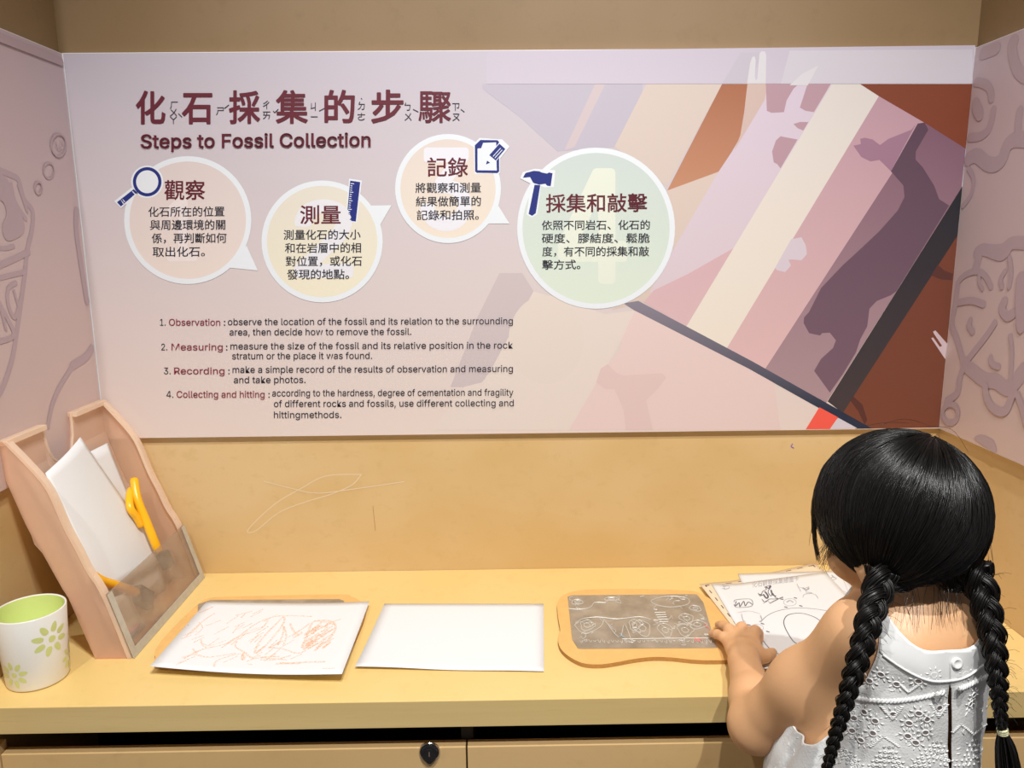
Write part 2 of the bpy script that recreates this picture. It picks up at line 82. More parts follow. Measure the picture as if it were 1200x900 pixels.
 'u': (205, '91 -3 73 -1 57 5 44 15 35 29 28 47 26 69 26 190 57 190 57 72 60 52 68 37 82 28 100 25 113 27 125 31 134 38 142 48 146 61 148 76 148 190 179 190 179 0 149 0 149 46 154 46 143 23 129 8 111 0', '6 8 7 6 9 8 19 21 20 19 22 21 18 22 19 6 10 9 5 10 6 17 25 18 25 22 18 5 11 10 16 24 17 24 25 17 4 11 5 16 26 24 26 23 24 26 22 25 15 26 16 4 12 11 14 26 15 3 12 4 3 13 12 13 26 14 3 26 13 3 27 26 23 22 26 2 27 3 2 28 27 1 28 2 1 0 28'),
 'v': (195, '81 0 9 190 42 190 83 78 88 60 93 43 98 27 103 10 92 10 97 27 101 43 106 60 112 78 152 190 186 190 113 0', '0 2 1 0 3 2 12 14 13 12 15 14 0 4 3 11 15 12 0 5 4 10 15 11 0 9 5 9 6 5 9 6 10 6 15 10 0 8 9 7 15 6 0 7 8 0 15 7'),
 'w': (284, '69 0 11 190 44 190 67 107 72 89 77 68 82 46 88 21 82 21 88 45 93 67 98 88 103 107 126 190 158 190 181 107 186 88 191 68 196 45 201 21 196 21 201 45 206 68 212 88 217 107 240 190 272 190 215 0 184 0 159 86 156 99 152 112 149 126 145 140 142 154 138 169 145 169 142 155 138 140 135 126 131 112 128 99 124 86 99 0', '0 2 1 0 3 2 12 35 13 35 14 13 35 36 14 36 15 14 24 26 25 24 27 26 12 34 35 37 15 36 38 34 37 34 15 37 12 38 34 38 33 34 12 39 38 12 40 39 12 41 40 0 4 3 11 41 12 23 27 24 11 42 41 0 5 4 22 27 23 10 42 11 10 43 42 0 6 5 21 27 22 9 43 10 0 8 6 8 7 6 20 19 21 8 43 9 0 43 8'),
 'y': (195, '24 -69 31 -43 36 -44 44 -45 52 -44 59 -42 65 -37 71 -29 75 -18 81 -1 9 190 42 190 83 78 88 60 93 43 98 27 103 10 92 10 97 27 101 43 106 60 112 78 153 190 186 190 102 -29 96 -43 88 -54 80 -62 70 -68 58 -71 46 -73 39 -72 32 -72 27 -70', '9 11 10 9 12 11 21 23 22 21 24 23 9 13 12 20 24 21 19 16 20 16 24 20 9 14 13 18 15 19 15 16 19 9 18 14 18 15 14 9 17 18 9 16 17 9 24 16 8 24 9 7 24 8 7 25 24 6 25 7 5 25 6 4 25 5 4 26 25 0 2 1 0 3 2 3 26 4 0 26 3 0 27 26 0 28 27 0 29 28 33 29 0 32 29 33 32 30 29 31 30 32'),
 'z': (190, '21 0 21 23 127 160 127 161 24 161 24 190 166 190 166 165 63 30 63 28 169 28 169 0', '4 6 5 4 7 6 4 3 7 3 2 7 2 8 7 1 8 2 1 9 8 1 10 9 1 11 10 0 11 1'),
}
class NT:
    def __init__(s, name):
        s.m = bpy.data.materials.new(name); s.m.use_nodes = True; s.t = s.m.node_tree
        s.b = s.t.nodes['Principled BSDF']; s.out = s.t.nodes['Material Output']
    def n(s, typ, **kw):
        o = s.t.nodes.new(typ)
        for k, v in kw.items():
            if k.startswith('i_'):
                key = k[2:]; key = int(key) if key.isdigit() else key.replace('_', ' ')
                o.inputs[key].default_value = v
            else: setattr(o, k, v)
        return o
    def l(s, a, b): s.t.links.new(a, b)
    def coord(s, scale=(1, 1, 1)):
        tc = s.n('ShaderNodeTexCoord'); mp = s.n('ShaderNodeMapping'); mp.inputs['Scale'].default_value = scale
        s.l(tc.outputs['Object'], mp.inputs['Vector']); return mp.outputs[0]
    def noise(s, vec, scale, detail=4, rough=0.55):
        n = s.n('ShaderNodeTexNoise'); n.inputs['Scale'].default_value = scale; n.inputs['Detail'].default_value = detail
        n.inputs['Roughness'].default_value = rough; s.l(vec, n.inputs['Vector']); return n.outputs[0]
    def ramp(s, fac, stops):
        r = s.n('ShaderNodeValToRGB'); e = r.color_ramp.elements
        while len(e) < len(stops): e.new(0.5)
        for q, (p, c) in zip(e, stops): q.position = p; q.color = c
        s.l(fac, r.inputs[0]); return r.outputs[0]
    def mix(s, fac, a, b, typ='MIX'):
        x = s.n('ShaderNodeMix', data_type='RGBA', blend_type=typ)
        for v, i in ((fac, 0), (a, 6), (b, 7)):
            if isinstance(v, (int, float)): x.inputs[i].default_value = v
            elif isinstance(v, tuple): x.inputs[i].default_value = v
            else: s.l(v, x.inputs[i])
        return x.outputs[2]
    def bump(s, h, strength=0.2, dist=0.001):
        b = s.n('ShaderNodeBump'); b.inputs['Strength'].default_value = strength; b.inputs['Distance'].default_value = dist
        s.l(h, b.inputs['Height']); s.l(b.outputs[0], s.b.inputs['Normal'])
    def set(s, **kw):
        for k, v in kw.items():
            k = k.replace('_', ' ')
            if hasattr(v, 'links') or hasattr(v, 'is_linked'): s.l(v, s.b.inputs[k])
            else: s.b.inputs[k].default_value = v
        return s.m
def plain(name, col, rough=0.5, var=0.0, vs=30, bump=0.0, bs=200, **kw):
    t = NT(name); t.b.inputs['Roughness'].default_value = rough
    v = t.coord()
    if var:
        d = tuple(c*(1-var) for c in col[:3])+(1,)
        t.l(t.mix(t.noise(v, vs), col, d), t.b.inputs['Base Color'])
    else: t.b.inputs['Base Color'].default_value = col
    if bump: t.bump(t.noise(v, bs), bump)
    return t.set(**kw)
def grad(name, ctop, cbot, z0, z1, rough=0.5, axis=2):
    "printed colour that fades from ctop (height z1) to cbot (height z0); the board's origin lies at height 0.8636"
    z0 -= 0.8636; z1 -= 0.8636
    t = NT(name); tc = t.n('ShaderNodeTexCoord'); sp = t.n('ShaderNodeSeparateXYZ'); t.l(tc.outputs['Object'], sp.inputs[0])
    mr = t.n('ShaderNodeMapRange'); mr.inputs[1].default_value = z0; mr.inputs[2].default_value = z1; t.l(sp.outputs[axis], mr.inputs[0])
    t.l(t.mix(mr.outputs[0], cbot, ctop), t.b.inputs['Base Color']); t.b.inputs['Roughness'].default_value = rough
    return t.m
class MB:
    "collects faces; build() links them as ONE mesh object"
    def __init__(s): s.v = []; s.f = []; s.mi = []; s.mats = []; s.cur = 0
    def use(s, mat):
        if mat not in s.mats: s.mats.append(mat)
        s.cur = s.mats.index(mat); return s
    def add(s, vs_, fs):
        o = len(s.v); s.v += [tuple(p) for p in vs_]
        for f in fs: s.f.append(tuple(o+i for i in f)); s.mi.append(s.cur)
        return s
    def poly(s, pts): return s.add(pts, [tuple(range(len(pts)))])
    def box(s, lo, hi):
        x0, y0, z0 = lo; x1, y1, z1 = hi
        return s.add([(x0,y0,z0),(x1,y0,z0),(x1,y1,z0),(x0,y1,z0),(x0,y0,z1),(x1,y0,z1),(x1,y1,z1),(x0,y1,z1)],
                     [(0,3,2,1),(4,5,6,7),(0,1,5,4),(1,2,6,5),(2,3,7,6),(3,0,4,7)])
    def slab(s, pts, n, th):
        "polygon with thickness th along n"
        n = Vector(n).normalized()*th; k = len(pts); a = [Vector(p) for p in pts]; b = [p+n for p in a]
        s.add(a+b, [tuple(range(k))[::-1], tuple(range(k, 2*k))]+[(i, (i+1) % k, k+(i+1) % k, k+i) for i in range(k)])
        return s
    def tube(s, path, rad, seg=8, closed=False, cap=True, flat=1.0):
        P = [Vector(p) for p in path]; n = len(P); R = rad if hasattr(rad, '__len__') else [rad]*n
        T = [((P[(i+1) % n] if closed or i < n-1 else P[i])-(P[i-1] if closed or i > 0 else P[i])).normalized() for i in range(n)]
        t = T[0]; a = Vector((0, 0, 1)) if abs(t.z) < 0.9 else Vector((1, 0, 0)); u = t.cross(a).normalized()
        vs_ = []
        for i in range(n):
            t = T[i]; u = (u-t*u.dot(t)).normalized(); v = t.cross(u)
            for k in range(seg):
                an = 2*math.pi*k/seg; vs_.append(P[i]+(u*math.cos(an)+v*math.sin(an)*flat)*R[i])
        fs = []
        for i in range(n if closed else n-1):
            j = (i+1) % n
            for k in range(seg): fs.append((i*seg+k, i*seg+(k+1) % seg, j*seg+(k+1) % seg, j*seg+k))
        if cap and not closed: fs += [tuple(range(seg))[::-1], tuple((n-1)*seg+k for k in range(seg))]
        return s.add(vs_, fs)
    def ribbon(s, pts, width, n, taper=False, joints=True):
        "flat line of ink along pts (already on the surface), n = surface normal towards the viewer; pieces lie a hair above one another"
        P = [Vector(p) for p in pts]; n = Vector(n).normalized(); k = len(P)
        if not hasattr(s, 'lift'): s.lift = 0
        u = n.orthogonal().normalized(); v = n.cross(u)
        for i in range(k-1):
            if (P[i+1]-P[i]).length < 1e-7: continue
            t = (P[i+1]-P[i]).normalized(); b = n.cross(t).normalized()
            w0 = w1 = width*0.5
            if taper: w0 *= math.sin(math.pi*(0.1+0.8*i/(k-1))); w1 *= math.sin(math.pi*(0.1+0.8*(i+1)/(k-1)))
            s.lift += 1; L = n*s.lift*0.9e-6
            s.add([P[i]+b*w0+L, P[i]-b*w0+L, P[i+1]-b*w1+L, P[i+1]+b*w1+L], [(0, 1, 2, 3)])
            if joints:
                s.lift += 1; L = n*s.lift*0.9e-6
                s.add([P[i+1]+L+(u*math.cos(a_*math.pi/4)+v*math.sin(a_*math.pi/4))*w1 for a_ in range(8)], [tuple(range(8))])
        return s
    def lathe(s, prof, c, seg=48, xs=1, ys=1):
        k = len(prof); vs_ = [(c[0]+r*math.cos(2*math.pi*j/seg)*xs, c[1]+r*math.sin(2*math.pi*j/seg)*ys, c[2]+z) for r, z in prof for j in range(seg)]
        return s.add(vs_, [(i*seg+j, i*seg+(j+1) % seg, (i+1)*seg+(j+1) % seg, (i+1)*seg+j) for i in range(k-1) for j in range(seg)])
    def build(s, name, mat=None, parent=None, smooth=False, bevel=0, seg=2, solid=0):
        org = Vector(parent_world(parent)) if parent else Vector((0, 0, 0))
        me = bpy.data.meshes.new(name); me.from_pydata([tuple(Vector(v)-org) for v in s.v], [], s.f)
        if mat: me.materials.append(mat)
        else:
            for q in s.mats: me.materials.append(q)
            me.polygons.foreach_set('material_index', s.mi)
        if smooth: me.polygons.foreach_set('use_smooth', [True]*len(me.polygons))
        me.update(); o = bpy.data.objects.new(name, me); COL.objects.link(o); o.parent = parent
        if solid: md = o.modifiers.new('solid', 'SOLIDIFY'); md.thickness = solid
        if bevel:
            md = o.modifiers.new('bevel', 'BEVEL'); md.width = bevel; md.segments = seg; md.limit_method = 'ANGLE'; md.harden_normals = False
        return o
def parent_world(p):
    v = Vector((0, 0, 0))
    while p: v += Vector(p.location); p = p.parent
    return v
def recentre(o, base=None):
    "moves a parentless mesh's origin to its base point without moving the mesh"
    c = [v.co.copy() for v in o.data.vertices]
    b = Vector(base) if base is not None else Vector((sum(v.x for v in c)/len(c), sum(v.y for v in c)/len(c), min(v.z for v in c)))
    o.data.transform(Matrix.Translation(-b)); o.location = b; return o
def tag(o, label=None, cat=None, group=None, kind=None):
    if label: o['label'] = label
    if cat: o['category'] = cat
    if group: o['group'] = group
    if kind: o['kind'] = kind
    return o
def thing(name, loc, label, cat, group=None):
    o = bpy.data.objects.new(name, None); o.empty_display_size = 0.05; COL.objects.link(o); o.location = loc
    return tag(o, label, cat, group)
def spline(pts, n=8, closed=False):
    P = [Vector(p) for p in pts]; k = len(P); out = []
    for i in range(k if closed else k-1):
        a, b, c, d = (P[(i-1) % k], P[i], P[(i+1) % k], P[(i+2) % k]) if closed else (P[max(i-1, 0)], P[i], P[i+1], P[min(i+2, k-1)])
        for j in range(n):
            t = j/n; out.append(0.5*((2*b)+(c-a)*t+(2*a-5*b+4*c-d)*t*t+(3*b-a-3*c+d)*t**3))
    if not closed: out.append(P[-1])
    return out
def arc2(cx, cy, rx, ry, a0=0, a1=360, n=40):
    return [(cx+rx*math.cos(math.radians(a0+(a1-a0)*i/n)), cy+ry*math.sin(math.radians(a0+(a1-a0)*i/n))) for i in range(n+(0 if a1-a0 == 360 else 1))]
def glyphs(text, offset=0.0, spacing=1.0, shear=0.0):
    cu = bpy.data.curves.new('t', 'FONT'); cu.body = text; cu.size = 1; cu.offset = offset; cu.space_character = spacing; cu.resolution_u = 3
    o = bpy.data.objects.new('t', cu); COL.objects.link(o); dg = bpy.context.evaluated_depsgraph_get(); dg.update()
    me = o.evaluated_get(dg).to_mesh(); vs_ = [v.co.copy() for v in me.vertices]; fs = [tuple(p.vertices) for p in me.polygons]
    o.evaluated_get(dg).to_mesh_clear(); bpy.data.objects.remove(o); bpy.data.curves.remove(cu)
    return vs_, fs
def latin(text):
    vs_, fs, x = [], [], 0.0
    for ch in text:
        adv, v, f = GLYPHS[ch]; v = [int(q) for q in v.split()]; f = [int(q) for q in f.split()]; o = len(vs_)
        vs_ += [Vector(((v[i]+x)/500, v[i+1]/500, 0)) for i in range(0, len(v), 2)]
        fs += [tuple(o+q for q in f[i:i+3]) for i in range(0, len(f), 3)]; x += adv
    return vs_, fs
_cj = {}
def cjk(text):
    "one glyph at a time on an even pitch"
    if 'adv' not in _cj:
        a = max(v.x for v in glyphs('的')[0]); b = max(v.x for v in glyphs('的的')[0]); _cj['adv'] = b-a
    vs_, fs = [], []
    for i, ch in enumerate(text):
        if ch not in _cj: _cj[ch] = glyphs(ch)
        v, f = _cj[ch]; o = len(vs_); vs_ += [Vector((p.x+i*_cj['adv'], p.y, 0)) for p in v]; fs += [tuple(o+k for k in q) for q in f]
    return vs_, fs
def lettering(mb, text, p0, p1, hgt, place, offset=0.0, uniform=False):
    """writes text from p0 to p1 (ends of the baseline as read off the photograph), hgt = em height; place() carries
    a reading onto the real surface; offset fattens the strokes with round joins"""
    vs_, fs = latin(text) if all(c in GLYPHS for c in text) else cjk(text)
    if not vs_: return
    x0 = min(v.x for v in vs_); x1 = max(v.x for v in vs_)
    def to(v, y=None):
        t = (v[0]-x0)/(x1-x0)
        if uniform: return place(p0[0]+(v[0]-x0)*hgt, p0[1]-v[1]*hgt)
        return place(p0[0]+(p1[0]-p0[0])*t, p0[1]+(p1[1]-p0[1])*t - v[1]*hgt)
    mb.add([to(v) for v in vs_], fs)
    if offset > 0:
        key = [(round(v.x, 4), round(v.y, 4)) for v in vs_]; cnt = {}
        for f in fs:
            for i in range(len(f)):
                a, b = key[f[i]], key[f[(i+1) % len(f)]]
                if a != b: e = (a, b) if a < b else (b, a); cnt[e] = cnt.get(e, 0)+1
        n_ = (place(0, 0)-place(10, 0)).cross(place(0, 10)-place(0, 0)).normalized()
        if n_.dot(CP-place(600, 300)) < 0: n_ = -n_
        pts = set(); k = 0
        def put(q):
            nonlocal k
            k += 1; mb.add([to(c)+n_*(k*1.2e-6) for c in q], [tuple(range(len(q)))])
        for (a, b), c in cnt.items():
            if c != 1: continue
            d = Vector((b[0]-a[0], b[1]-a[1])); d.normalize(); q = (-d.y*offset, d.x*offset)
            put([(a[0]+q[0], a[1]+q[1]), (b[0]+q[0], b[1]+q[1]), (b[0]-q[0], b[1]-q[1]), (a[0]-q[0], a[1]-q[1])]); pts.add(a); pts.add(b)
        for a in pts: put([(a[0]+offset*math.cos(i*math.pi/4), a[1]+offset*math.sin(i*math.pi/4)) for i in range(8)])
# ------------------------------------------------------------------ the setting
XL, XR, YP, YW, E = -0.7642, 0.8430, 1.4500, 1.4620, 0.012
PT, PB = 1.5584, 0.8636
def painted_wood(name, col, dark, grain=(1, 1, 1), rough=0.45, bump=0.08):
    t = NT(name); v = t.coord(grain)
    big = t.noise(v, 3.0, 3, 0.5); fine = t.noise(v, 40, 6, 0.6)
    c = t.mix(t.ramp(big, [(0.38, (0, 0, 0, 1)), (0.68, (1, 1, 1, 1))]), col, dark)
    c = t.mix(t.ramp(fine, [(0.55, (0, 0, 0, 1)), (0.75, (0.5, 0.5, 0.5, 1))]), c, tuple(x*0.9 for x in dark[:3])+(1,))
    t.l(c, t.b.inputs['Base Color']); t.b.inputs['Roughness'].default_value = rough; t.bump(fine, bump); return t.m
M = {}
M['wall'] = painted_wood('ochre_wall_paint', (0.65, 0.455, 0.222, 1), (0.60, 0.39, 0.155, 1), (1, 1, 1.4), 0.5)
M['desk'] = painted_wood('yellow_worktop_laminate', (0.80, 0.58, 0.235, 1), (0.78, 0.55, 0.20, 1), (1.2, 1, 1), 0.42, 0.05)
M['edge'] = painted_wood('worktop_edge_band', (0.70, 0.52, 0.23, 1), (0.62, 0.45, 0.18, 1), (0.35, 4, 9), 0.45, 0.06)
M['door'] = painted_wood('cabinet_laminate', (0.68, 0.46, 0.215, 1), (0.62, 0.41, 0.175, 1), (0.8, 1, 1), 0.45)
M['dark'] = plain('dark_cabinet_inside', (0.035, 0.028, 0.02, 1), 0.8, 0.3)
M['floor'] = plain('grey_brown_vinyl_floor', (0.16, 0.12, 0.09, 1), 0.5, 0.25, 8)
M['ceil'] = plain('dark_ceiling_paint', (0.09, 0.08, 0.07, 1), 0.9, 0.2)
def struct(name, mb, mat, **k): return tag(mb.build(name, mat, **k), kind='structure')
struct('wall_back', MB().box((XL-0.2, YW, 0), (XR+0.2, YW+0.05, 3.05)), M['wall'])
struct('wall_left', MB().box((XL-E-0.05, 0.92, 0), (XL-E, YW, 3.05)), M['wall'])
struct('wall_right', MB().box((XR+E-0.002, 0.92, 0), (XR+E+0.05, YW, 3.05)), M['wall'])
struct('floor', MB().box((-3, -3, -0.05), (3, YW, 0)), M['floor'])
struct('ceiling', MB().box((-3, -3, 3.05), (3, YW+0.05, 3.1)), M['ceil'])
up = painted_wood('brown_upper_wall_dimming', (0.26, 0.165, 0.082, 1), (0.23, 0.142, 0.062, 1), (1, 1, 1), 0.55)  # browner than the wall below: dimness above the boards put into the colour
tag(MB().box((XL-E, YW-.001, PT+.0006), (XR+E, YW+.0, 3.05)).build('upper_dimming_layer', up, bpy.data.objects['wall_back']))  # thin added layer that carries the darker tone, not a separate facing
tag(MB().box((XL-E, .92, PT+.0006), (XL-E+.001, YW-.001, 3.05)).build('upper_dimming_layer', up, bpy.data.objects['wall_left']))
tag(MB().box((XR+E-.003, .92, PT+.0006), (XR+E-.002, YW-.001, 3.05)).build('upper_dimming_layer', up, bpy.data.objects['wall_right']))
# marks on the wall: pale scribble, fine scratch, purple speck
mk = MB(); mk.use(plain('pale_chalk', (0.72, 0.55, 0.33, 1), 0.7))
wallp = lambda x, y: onY(x, y, YW-0.0004)
for pts in (cr(230, 500, 1.644, [(318,92),(250,95),(200,120),(150,150),(100,198),(115,200),(160,165),(210,145),(260,130),(300,112),(318,92)]),
            cr(230, 500, 1.644, [(130,105),(180,118),(230,128),(290,122),(400,106)])):
    mk.ribbon(spline([wallp(*p) for p in pts]), 0.0022, (0, -1, 0))
mk.use(plain('brown_scratch', (0.45, 0.25, 0.10, 1), 0.7)).ribbon(spline([wallp(*p) for p in [(437,593),(438,603),(440,622)]]), 0.0012, (0, -1, 0))
mk.use(plain('purple_ink', (0.16, 0.05, 0.5, 1), 0.5)).ribbon(spline([wallp(*p) for p in [(929,520),(927,523),(930,525)]]), 0.0014, (0, -1, 0))
mk.build('wall_scribble', None, bpy.data.objects['wall_back'])
# ------------------------------------------------------------------ printed boards
G = 0.88
def pc(r, g, b): return rgb(r, g, b, G)
def pmat(name, *c): return plain(name, pc(*c), 0.55)
white_edge = plain('white_foam_board', (0.80, 0.78, 0.80, 1), 0.5)
board_print = grad('mauve_print_and_falloff', pc(198, 190, 200), pc(230, 212, 202), PB, PT)  # fade is print colour with some of the light falloff put in
panel = thing('information_panel', ((XL+XR)/2, YP, PB), 'wide printed board on fossil collection steps on the back wall', 'sign')
b = MB(); b.use(white_edge).box((XL, YP, PB), (XR, YP+0.0115, PT))
b.use(board_print).poly([(XL+.002, YP-.0002, PB), (XR-.002, YP-.0002, PB), (XR-.002, YP-.0002, PT-.001), (XL+.002, YP-.0002, PT-.001)])
b.build('board', None, panel)
def P(layer): return lambda x, y: onY(min(x, 1143.5-(y-55)*0.0958), min(y, 514.6-(x-122)*0.0138), YP-0.00035-0.00002*layer)
art = MB(); layer = [0]
def shape(mat, pts, smooth=False):
    layer[0] += 1; f = P(layer[0]*0.35)
    q = [f(*p) for p in pts]
    if smooth: q = spline(q, 5, True)
    art.use(mat).poly(q)
A1 = (560, 50, 1.9153); A7 = (860, 60, 3.75); A8 = (860, 280, 3.914)
A2 = (560, 80, 3.75); A3 = (560, 320, 3.75)
pg = lambda n, t, bt, y0=505, y1=97: grad(n, pc(*t), pc(*bt), onY(800, y0, YP).z, onY(800, y1, YP).z)
lav = pmat('print_lavender', 192, 184, 196)
shape(lav, cr(*A2, [(20,70),(725,70),(720,150),(610,345),(350,365),(180,210),(20,90)]))
shape(pmat('print_rose_stripe', 207, 190, 192), cr(*A2, [(515,70),(560,70),(425,345),(380,360)]))
shape(pmat('print_peach_stripe', 214, 197, 186), cr(*A2, [(740,70),(1075,70),(830,520),(600,345)]))
shape(pg('print_rust_stripe', (168,104,72), (196,140,108), 225), cr(*A1, [(548,93),(655,93),(612,180),(590,210),(545,288),(425,332)]))
shape(pmat('print_beige_wedge', 216, 196, 184), cr(*A1, [(425,332),(545,288),(590,230),(470,480),(380,580),(300,600),(440,480)]))
shape(pmat('print_grey_stripe', 205, 190, 190), cr(*A3, [(95,0),(195,0),(245,80),(50,440),(0,500),(-120,500),(0,190)]))
shape(pmat('print_cream_field', 228, 213, 203), cr(*A3, [(245,80),(560,180),(690,165),(635,290),(560,420),(420,690),(-200,690),(-60,500),(20,480),(60,420)]))
shape(pmat('print_cream_disc', 226, 212, 201), [(px, py) for px, py in arc2(640, 398, 44, 52)])
shape(pg('print_lilac', (214,198,212), (218,200,204), 370), cr(*A1, [(650,93),(800,93),(700,330),(520,530),(440,560),(385,560),(430,480),(540,290),(600,200)]))
lil_hand = pmat('print_pale_lilac', 216, 202, 206)
shape(pmat('print_peach_hand', 208, 182, 172), cr(*A7, [(60,140),(150,140),(135,215),(0,440),(28,370),(45,270)]))
gap = pmat('print_dusty_rose', 184, 148, 158)
for g in ([(140,140),(145,262),(165,271),(220,268),(232,216),(262,165),(290,140)], [(325,140),(428,140),(352,268),(315,262),(290,248)],
          [(262,320),(290,311),(328,311),(305,349),(280,338)], [(205,374),(280,388),(205,515),(190,496),(175,488),(168,440),(185,392)]):
    shape(gap, cr(*A7, g))
shape(pg('print_rose_field', (214,176,180), (226,196,192), 505, 300), cr(*A1, [(372,583),(395,556),(470,520),(590,452),(680,330),(590,560),(560,690),(470,640)]))
shape(pmat('print_pale_pink_field', 230, 204, 198), cr(*A3, [(690,165),(1300,470),(1330,700),(1020,690),(400,690),(560,415),(625,340),(635,285)]))
shape(pg('print_cream_stripe', (222,214,208), (236,224,208), 400), cr(*A1, [(795,93),(858,93),(900,120),(560,687),(468,637)]))
shape(pg('print_pink_stripe', (186,148,160), (224,186,184), 430), cr(*A1, [(900,120),(1003,180),(645,732),(558,687)]))
shape(pmat('print_lilac_lobe', 214, 200, 208), cr(*A8, [(262,2),(310,-8),(330,30),(335,70),(310,98),(268,94),(250,96),(262,122),(235,152),(195,142),(190,130)]))
shape(pg('print_plum_stripe', (122,84,104), (176,146,150), 480, 120), cr(*A1, [(1003,180),(1095,237),(1086,325),(782,808),(645,732)]))
shape(pmat('print_mauve_paw', 160, 120, 140), cr(*A7, [(525,415),(558,408),(555,385),(575,380),(610,388),(642,412),(680,385),(780,345),(800,320),(690,528),(640,478),(600,485),(560,465)]))
shape(pg('print_dark_plum', (88,64,80), (120,92,106), 460, 130), cr(*A7, [(808,318),(838,313),(855,345),(800,440),(798,476),(830,510),(880,590),(902,650),(946,678)])
      + cr(*A8, [(745,240),(720,258),(655,285),(622,320),(612,400),(580,460),(560,520),(500,620),(440,705),(368,605),(400,550),(455,500),(468,465),(440,430),(405,432),(395,443),(345,432),(320,385),(322,360),(345,335),(400,225),(500,120),(560,65)])
      + cr(*A7, [(640,790),(720,700),(750,640),(745,590),(690,528)]))
shape(pg('print_charcoal_stripe', (34,34,42), (66,56,58), 470, 230), cr(*A1, [(1088,322),(1077,450),(820,832),(785,805)]))
shape(pmat('print_rust_corner', 128, 60, 32), cr(*A1, [(858,93),(1112,93),(1095,238),(1003,180),(900,120)]))
shape(pg('print_rust_triangle', (112,56,40), (120,66,46)), cr(*A1, [(1079,432),(1060,868),(880,868),(820,830)]))
swirl = pmat('print_dark_swirl', 88, 46, 40)
shape(swirl, cr(*A8, [(935,118),(965,145),(1006,160),(1000,190),(950,186),(905,168)]))
shape(swirl, cr(*A8, [(548,722),(590,760),(612,830),(600,852),(570,790),(535,742)]))
shape(pmat('print_shell_pink', 206, 184, 188), cr(*A8, [(905,455),(965,545),(970,552),(978,480),(925,420),(914,424),(916,432),(955,490),(945,495),(914,452)]))
shape(grad('print_navy_line', pc(138,130,142), pc(36,46,68), onY(1000, 480, YP).z, onY(740, 355, YP).z), cr(*A3, [(640,133),(705,122),(1210,390)])+[(1022,502.5),(1003,503)]+cr(*A3, [(1190,420),(690,165)]))
shape(pmat('print_coral', 244, 92, 76), cr(*A8, [(392,772),(478,818),(440,873),(330,873)]))
shape(pmat('print_ice_white', 214, 206, 214), cr(*A8, [(478,820),(566,868),(444,872)]))
shape(pmat('print_faint_creature', 224, 196, 191), cr(*A3, [(520,480),(540,420),(570,400),(610,440),(640,450),(810,440),(828,460),(790,510),(740,560),(770,690),(650,690),(640,600),(600,510),(560,510)]))
band = pg('print_top_band', (200,190,204), (204,194,206), 97, 55)
shape(band, [(570, 60), (1143, 53), (1140, 97.5), (570, 98.5)])
shape(pmat('print_band_grey', 196, 188, 198), cr(*A1, [(590,22),(640,22),(610,92),(548,92)]))
shape(pmat('print_band_pale', 208, 202, 210), cr(*A1, [(1110,15),(1112,92),(680,92),(700,18)]))
tip = pmat('print_hand_tip', 217, 213, 216)
shape(tip, cr(*A7, [(58,142),(72,50),(82,24),(92,24),(96,40),(92,110),(96,128),(103,122),(113,10),(122,0),(138,2),(142,20),(140,142)]))
shape(tip, cr(*A7, [(372,62),(325,150),(245,150),(300,100)]))
art.build('printed_artwork', None, panel)
TL_ = 40   # text layers lie above every colour field
maroon = plain('maroon_ink', pc(100, 18, 38), 0.6); ink = plain('dark_ink', pc(34, 32, 48), 0.6); redink = plain('wine_ink', pc(138, 38, 58), 0.6)
navy = plain('navy_ink', pc(18, 36, 122), 0.55); wht = plain('white_print', pc(232, 236, 240), 0.55)
pT = P(TL_)
tl = MB()
for ch, x, bw, off in (('化',160,33,.024),('石',214,34,.024),('採',269,35,.022),('集',324,36,.020),('的',381,34,.022),('步',436,36,.024),('驟',491,37,.012)):
    lettering(tl, ch, (x, 141.5-(x-160)*0.004), (x+bw, 141.5-(x-160)*0.004), 41, pT, off)
tl.build('title_lettering', maroon, panel)
def part_of(fn):
    bp = MB(); fn(bp); return bp.build('phonetic_letter', ink, panel)
for chars, x, ys, hh in (('ㄏㄨㄚ', 199, (127, 136, 145), 10), ('ㄕ', 253, (134,), 11), ('ㄔㄞ', 308, (127, 139), 10), ('ㄐㄧ', 364, (129, 141), 11), ('ㄉㄜ', 419, (128, 141), 11), ('ㄅㄨ', 474, (129, 141), 11), ('ㄗㄡ', 530, (129, 141), 11)):
    for c, y in zip(chars, ys): part_of(lambda bp: lettering(bp, c, (x, y), (x+8.5, y), 11, pT, 0.0, True))
for L_ in ([(209,133),(213,137)],[(263,127),(268,123)],[(320,130),(322,132),(326,128)],[(374,130),(380,127)],[(484,128),(490,131)],[(540,128),(544,131)],[(423,115),(424,116)]):
    part_of(lambda bp: bp.ribbon([pT(*q) for q in L_], 0.0014, (0, -1, 0)))
t2 = MB(); lettering(t2, 'Steps to Fossil Collection', (165.5, 173.5), (434, 171.5), 30.5, pT, 0.016); t2.build('subtitle_lettering', maroon, panel)
t3 = MB(); t4 = MB()
def step(num, head, hx0, hx1, y, lines):
    lettering(t3, num, (hx0[0], y), (hx0[1], y), 15.2, pT, 0.0)
    lettering(t4, head, (hx1[0], y), (hx1[1], y), 15.2, pT, 0.004)
    for i, (tx, a, b_, yy) in enumerate(lines): lettering(t3, tx, (a, yy), (b_, yy-1.2*(b_-a)/330), 15.2, pT, 0.003)
step('1.', 'Observation', (187.5, 194), (198, 258), 381.5, [(':', 262.3, 264, 381.5), ('observe the location of the fossil and its relation to the surrounding', 267, 601, 381), ('area, then decide how to remove the fossil.', 269, 482, 393)])
step('2.', 'Measuring', (189, 196), (201, 261), 410.5, [(':', 264.8, 266.5, 410.5), ('measure the size of the fossil and its relative position in the rock', 270, 601, 409.5), ('stratum or the place it was found.', 272, 436, 421)])
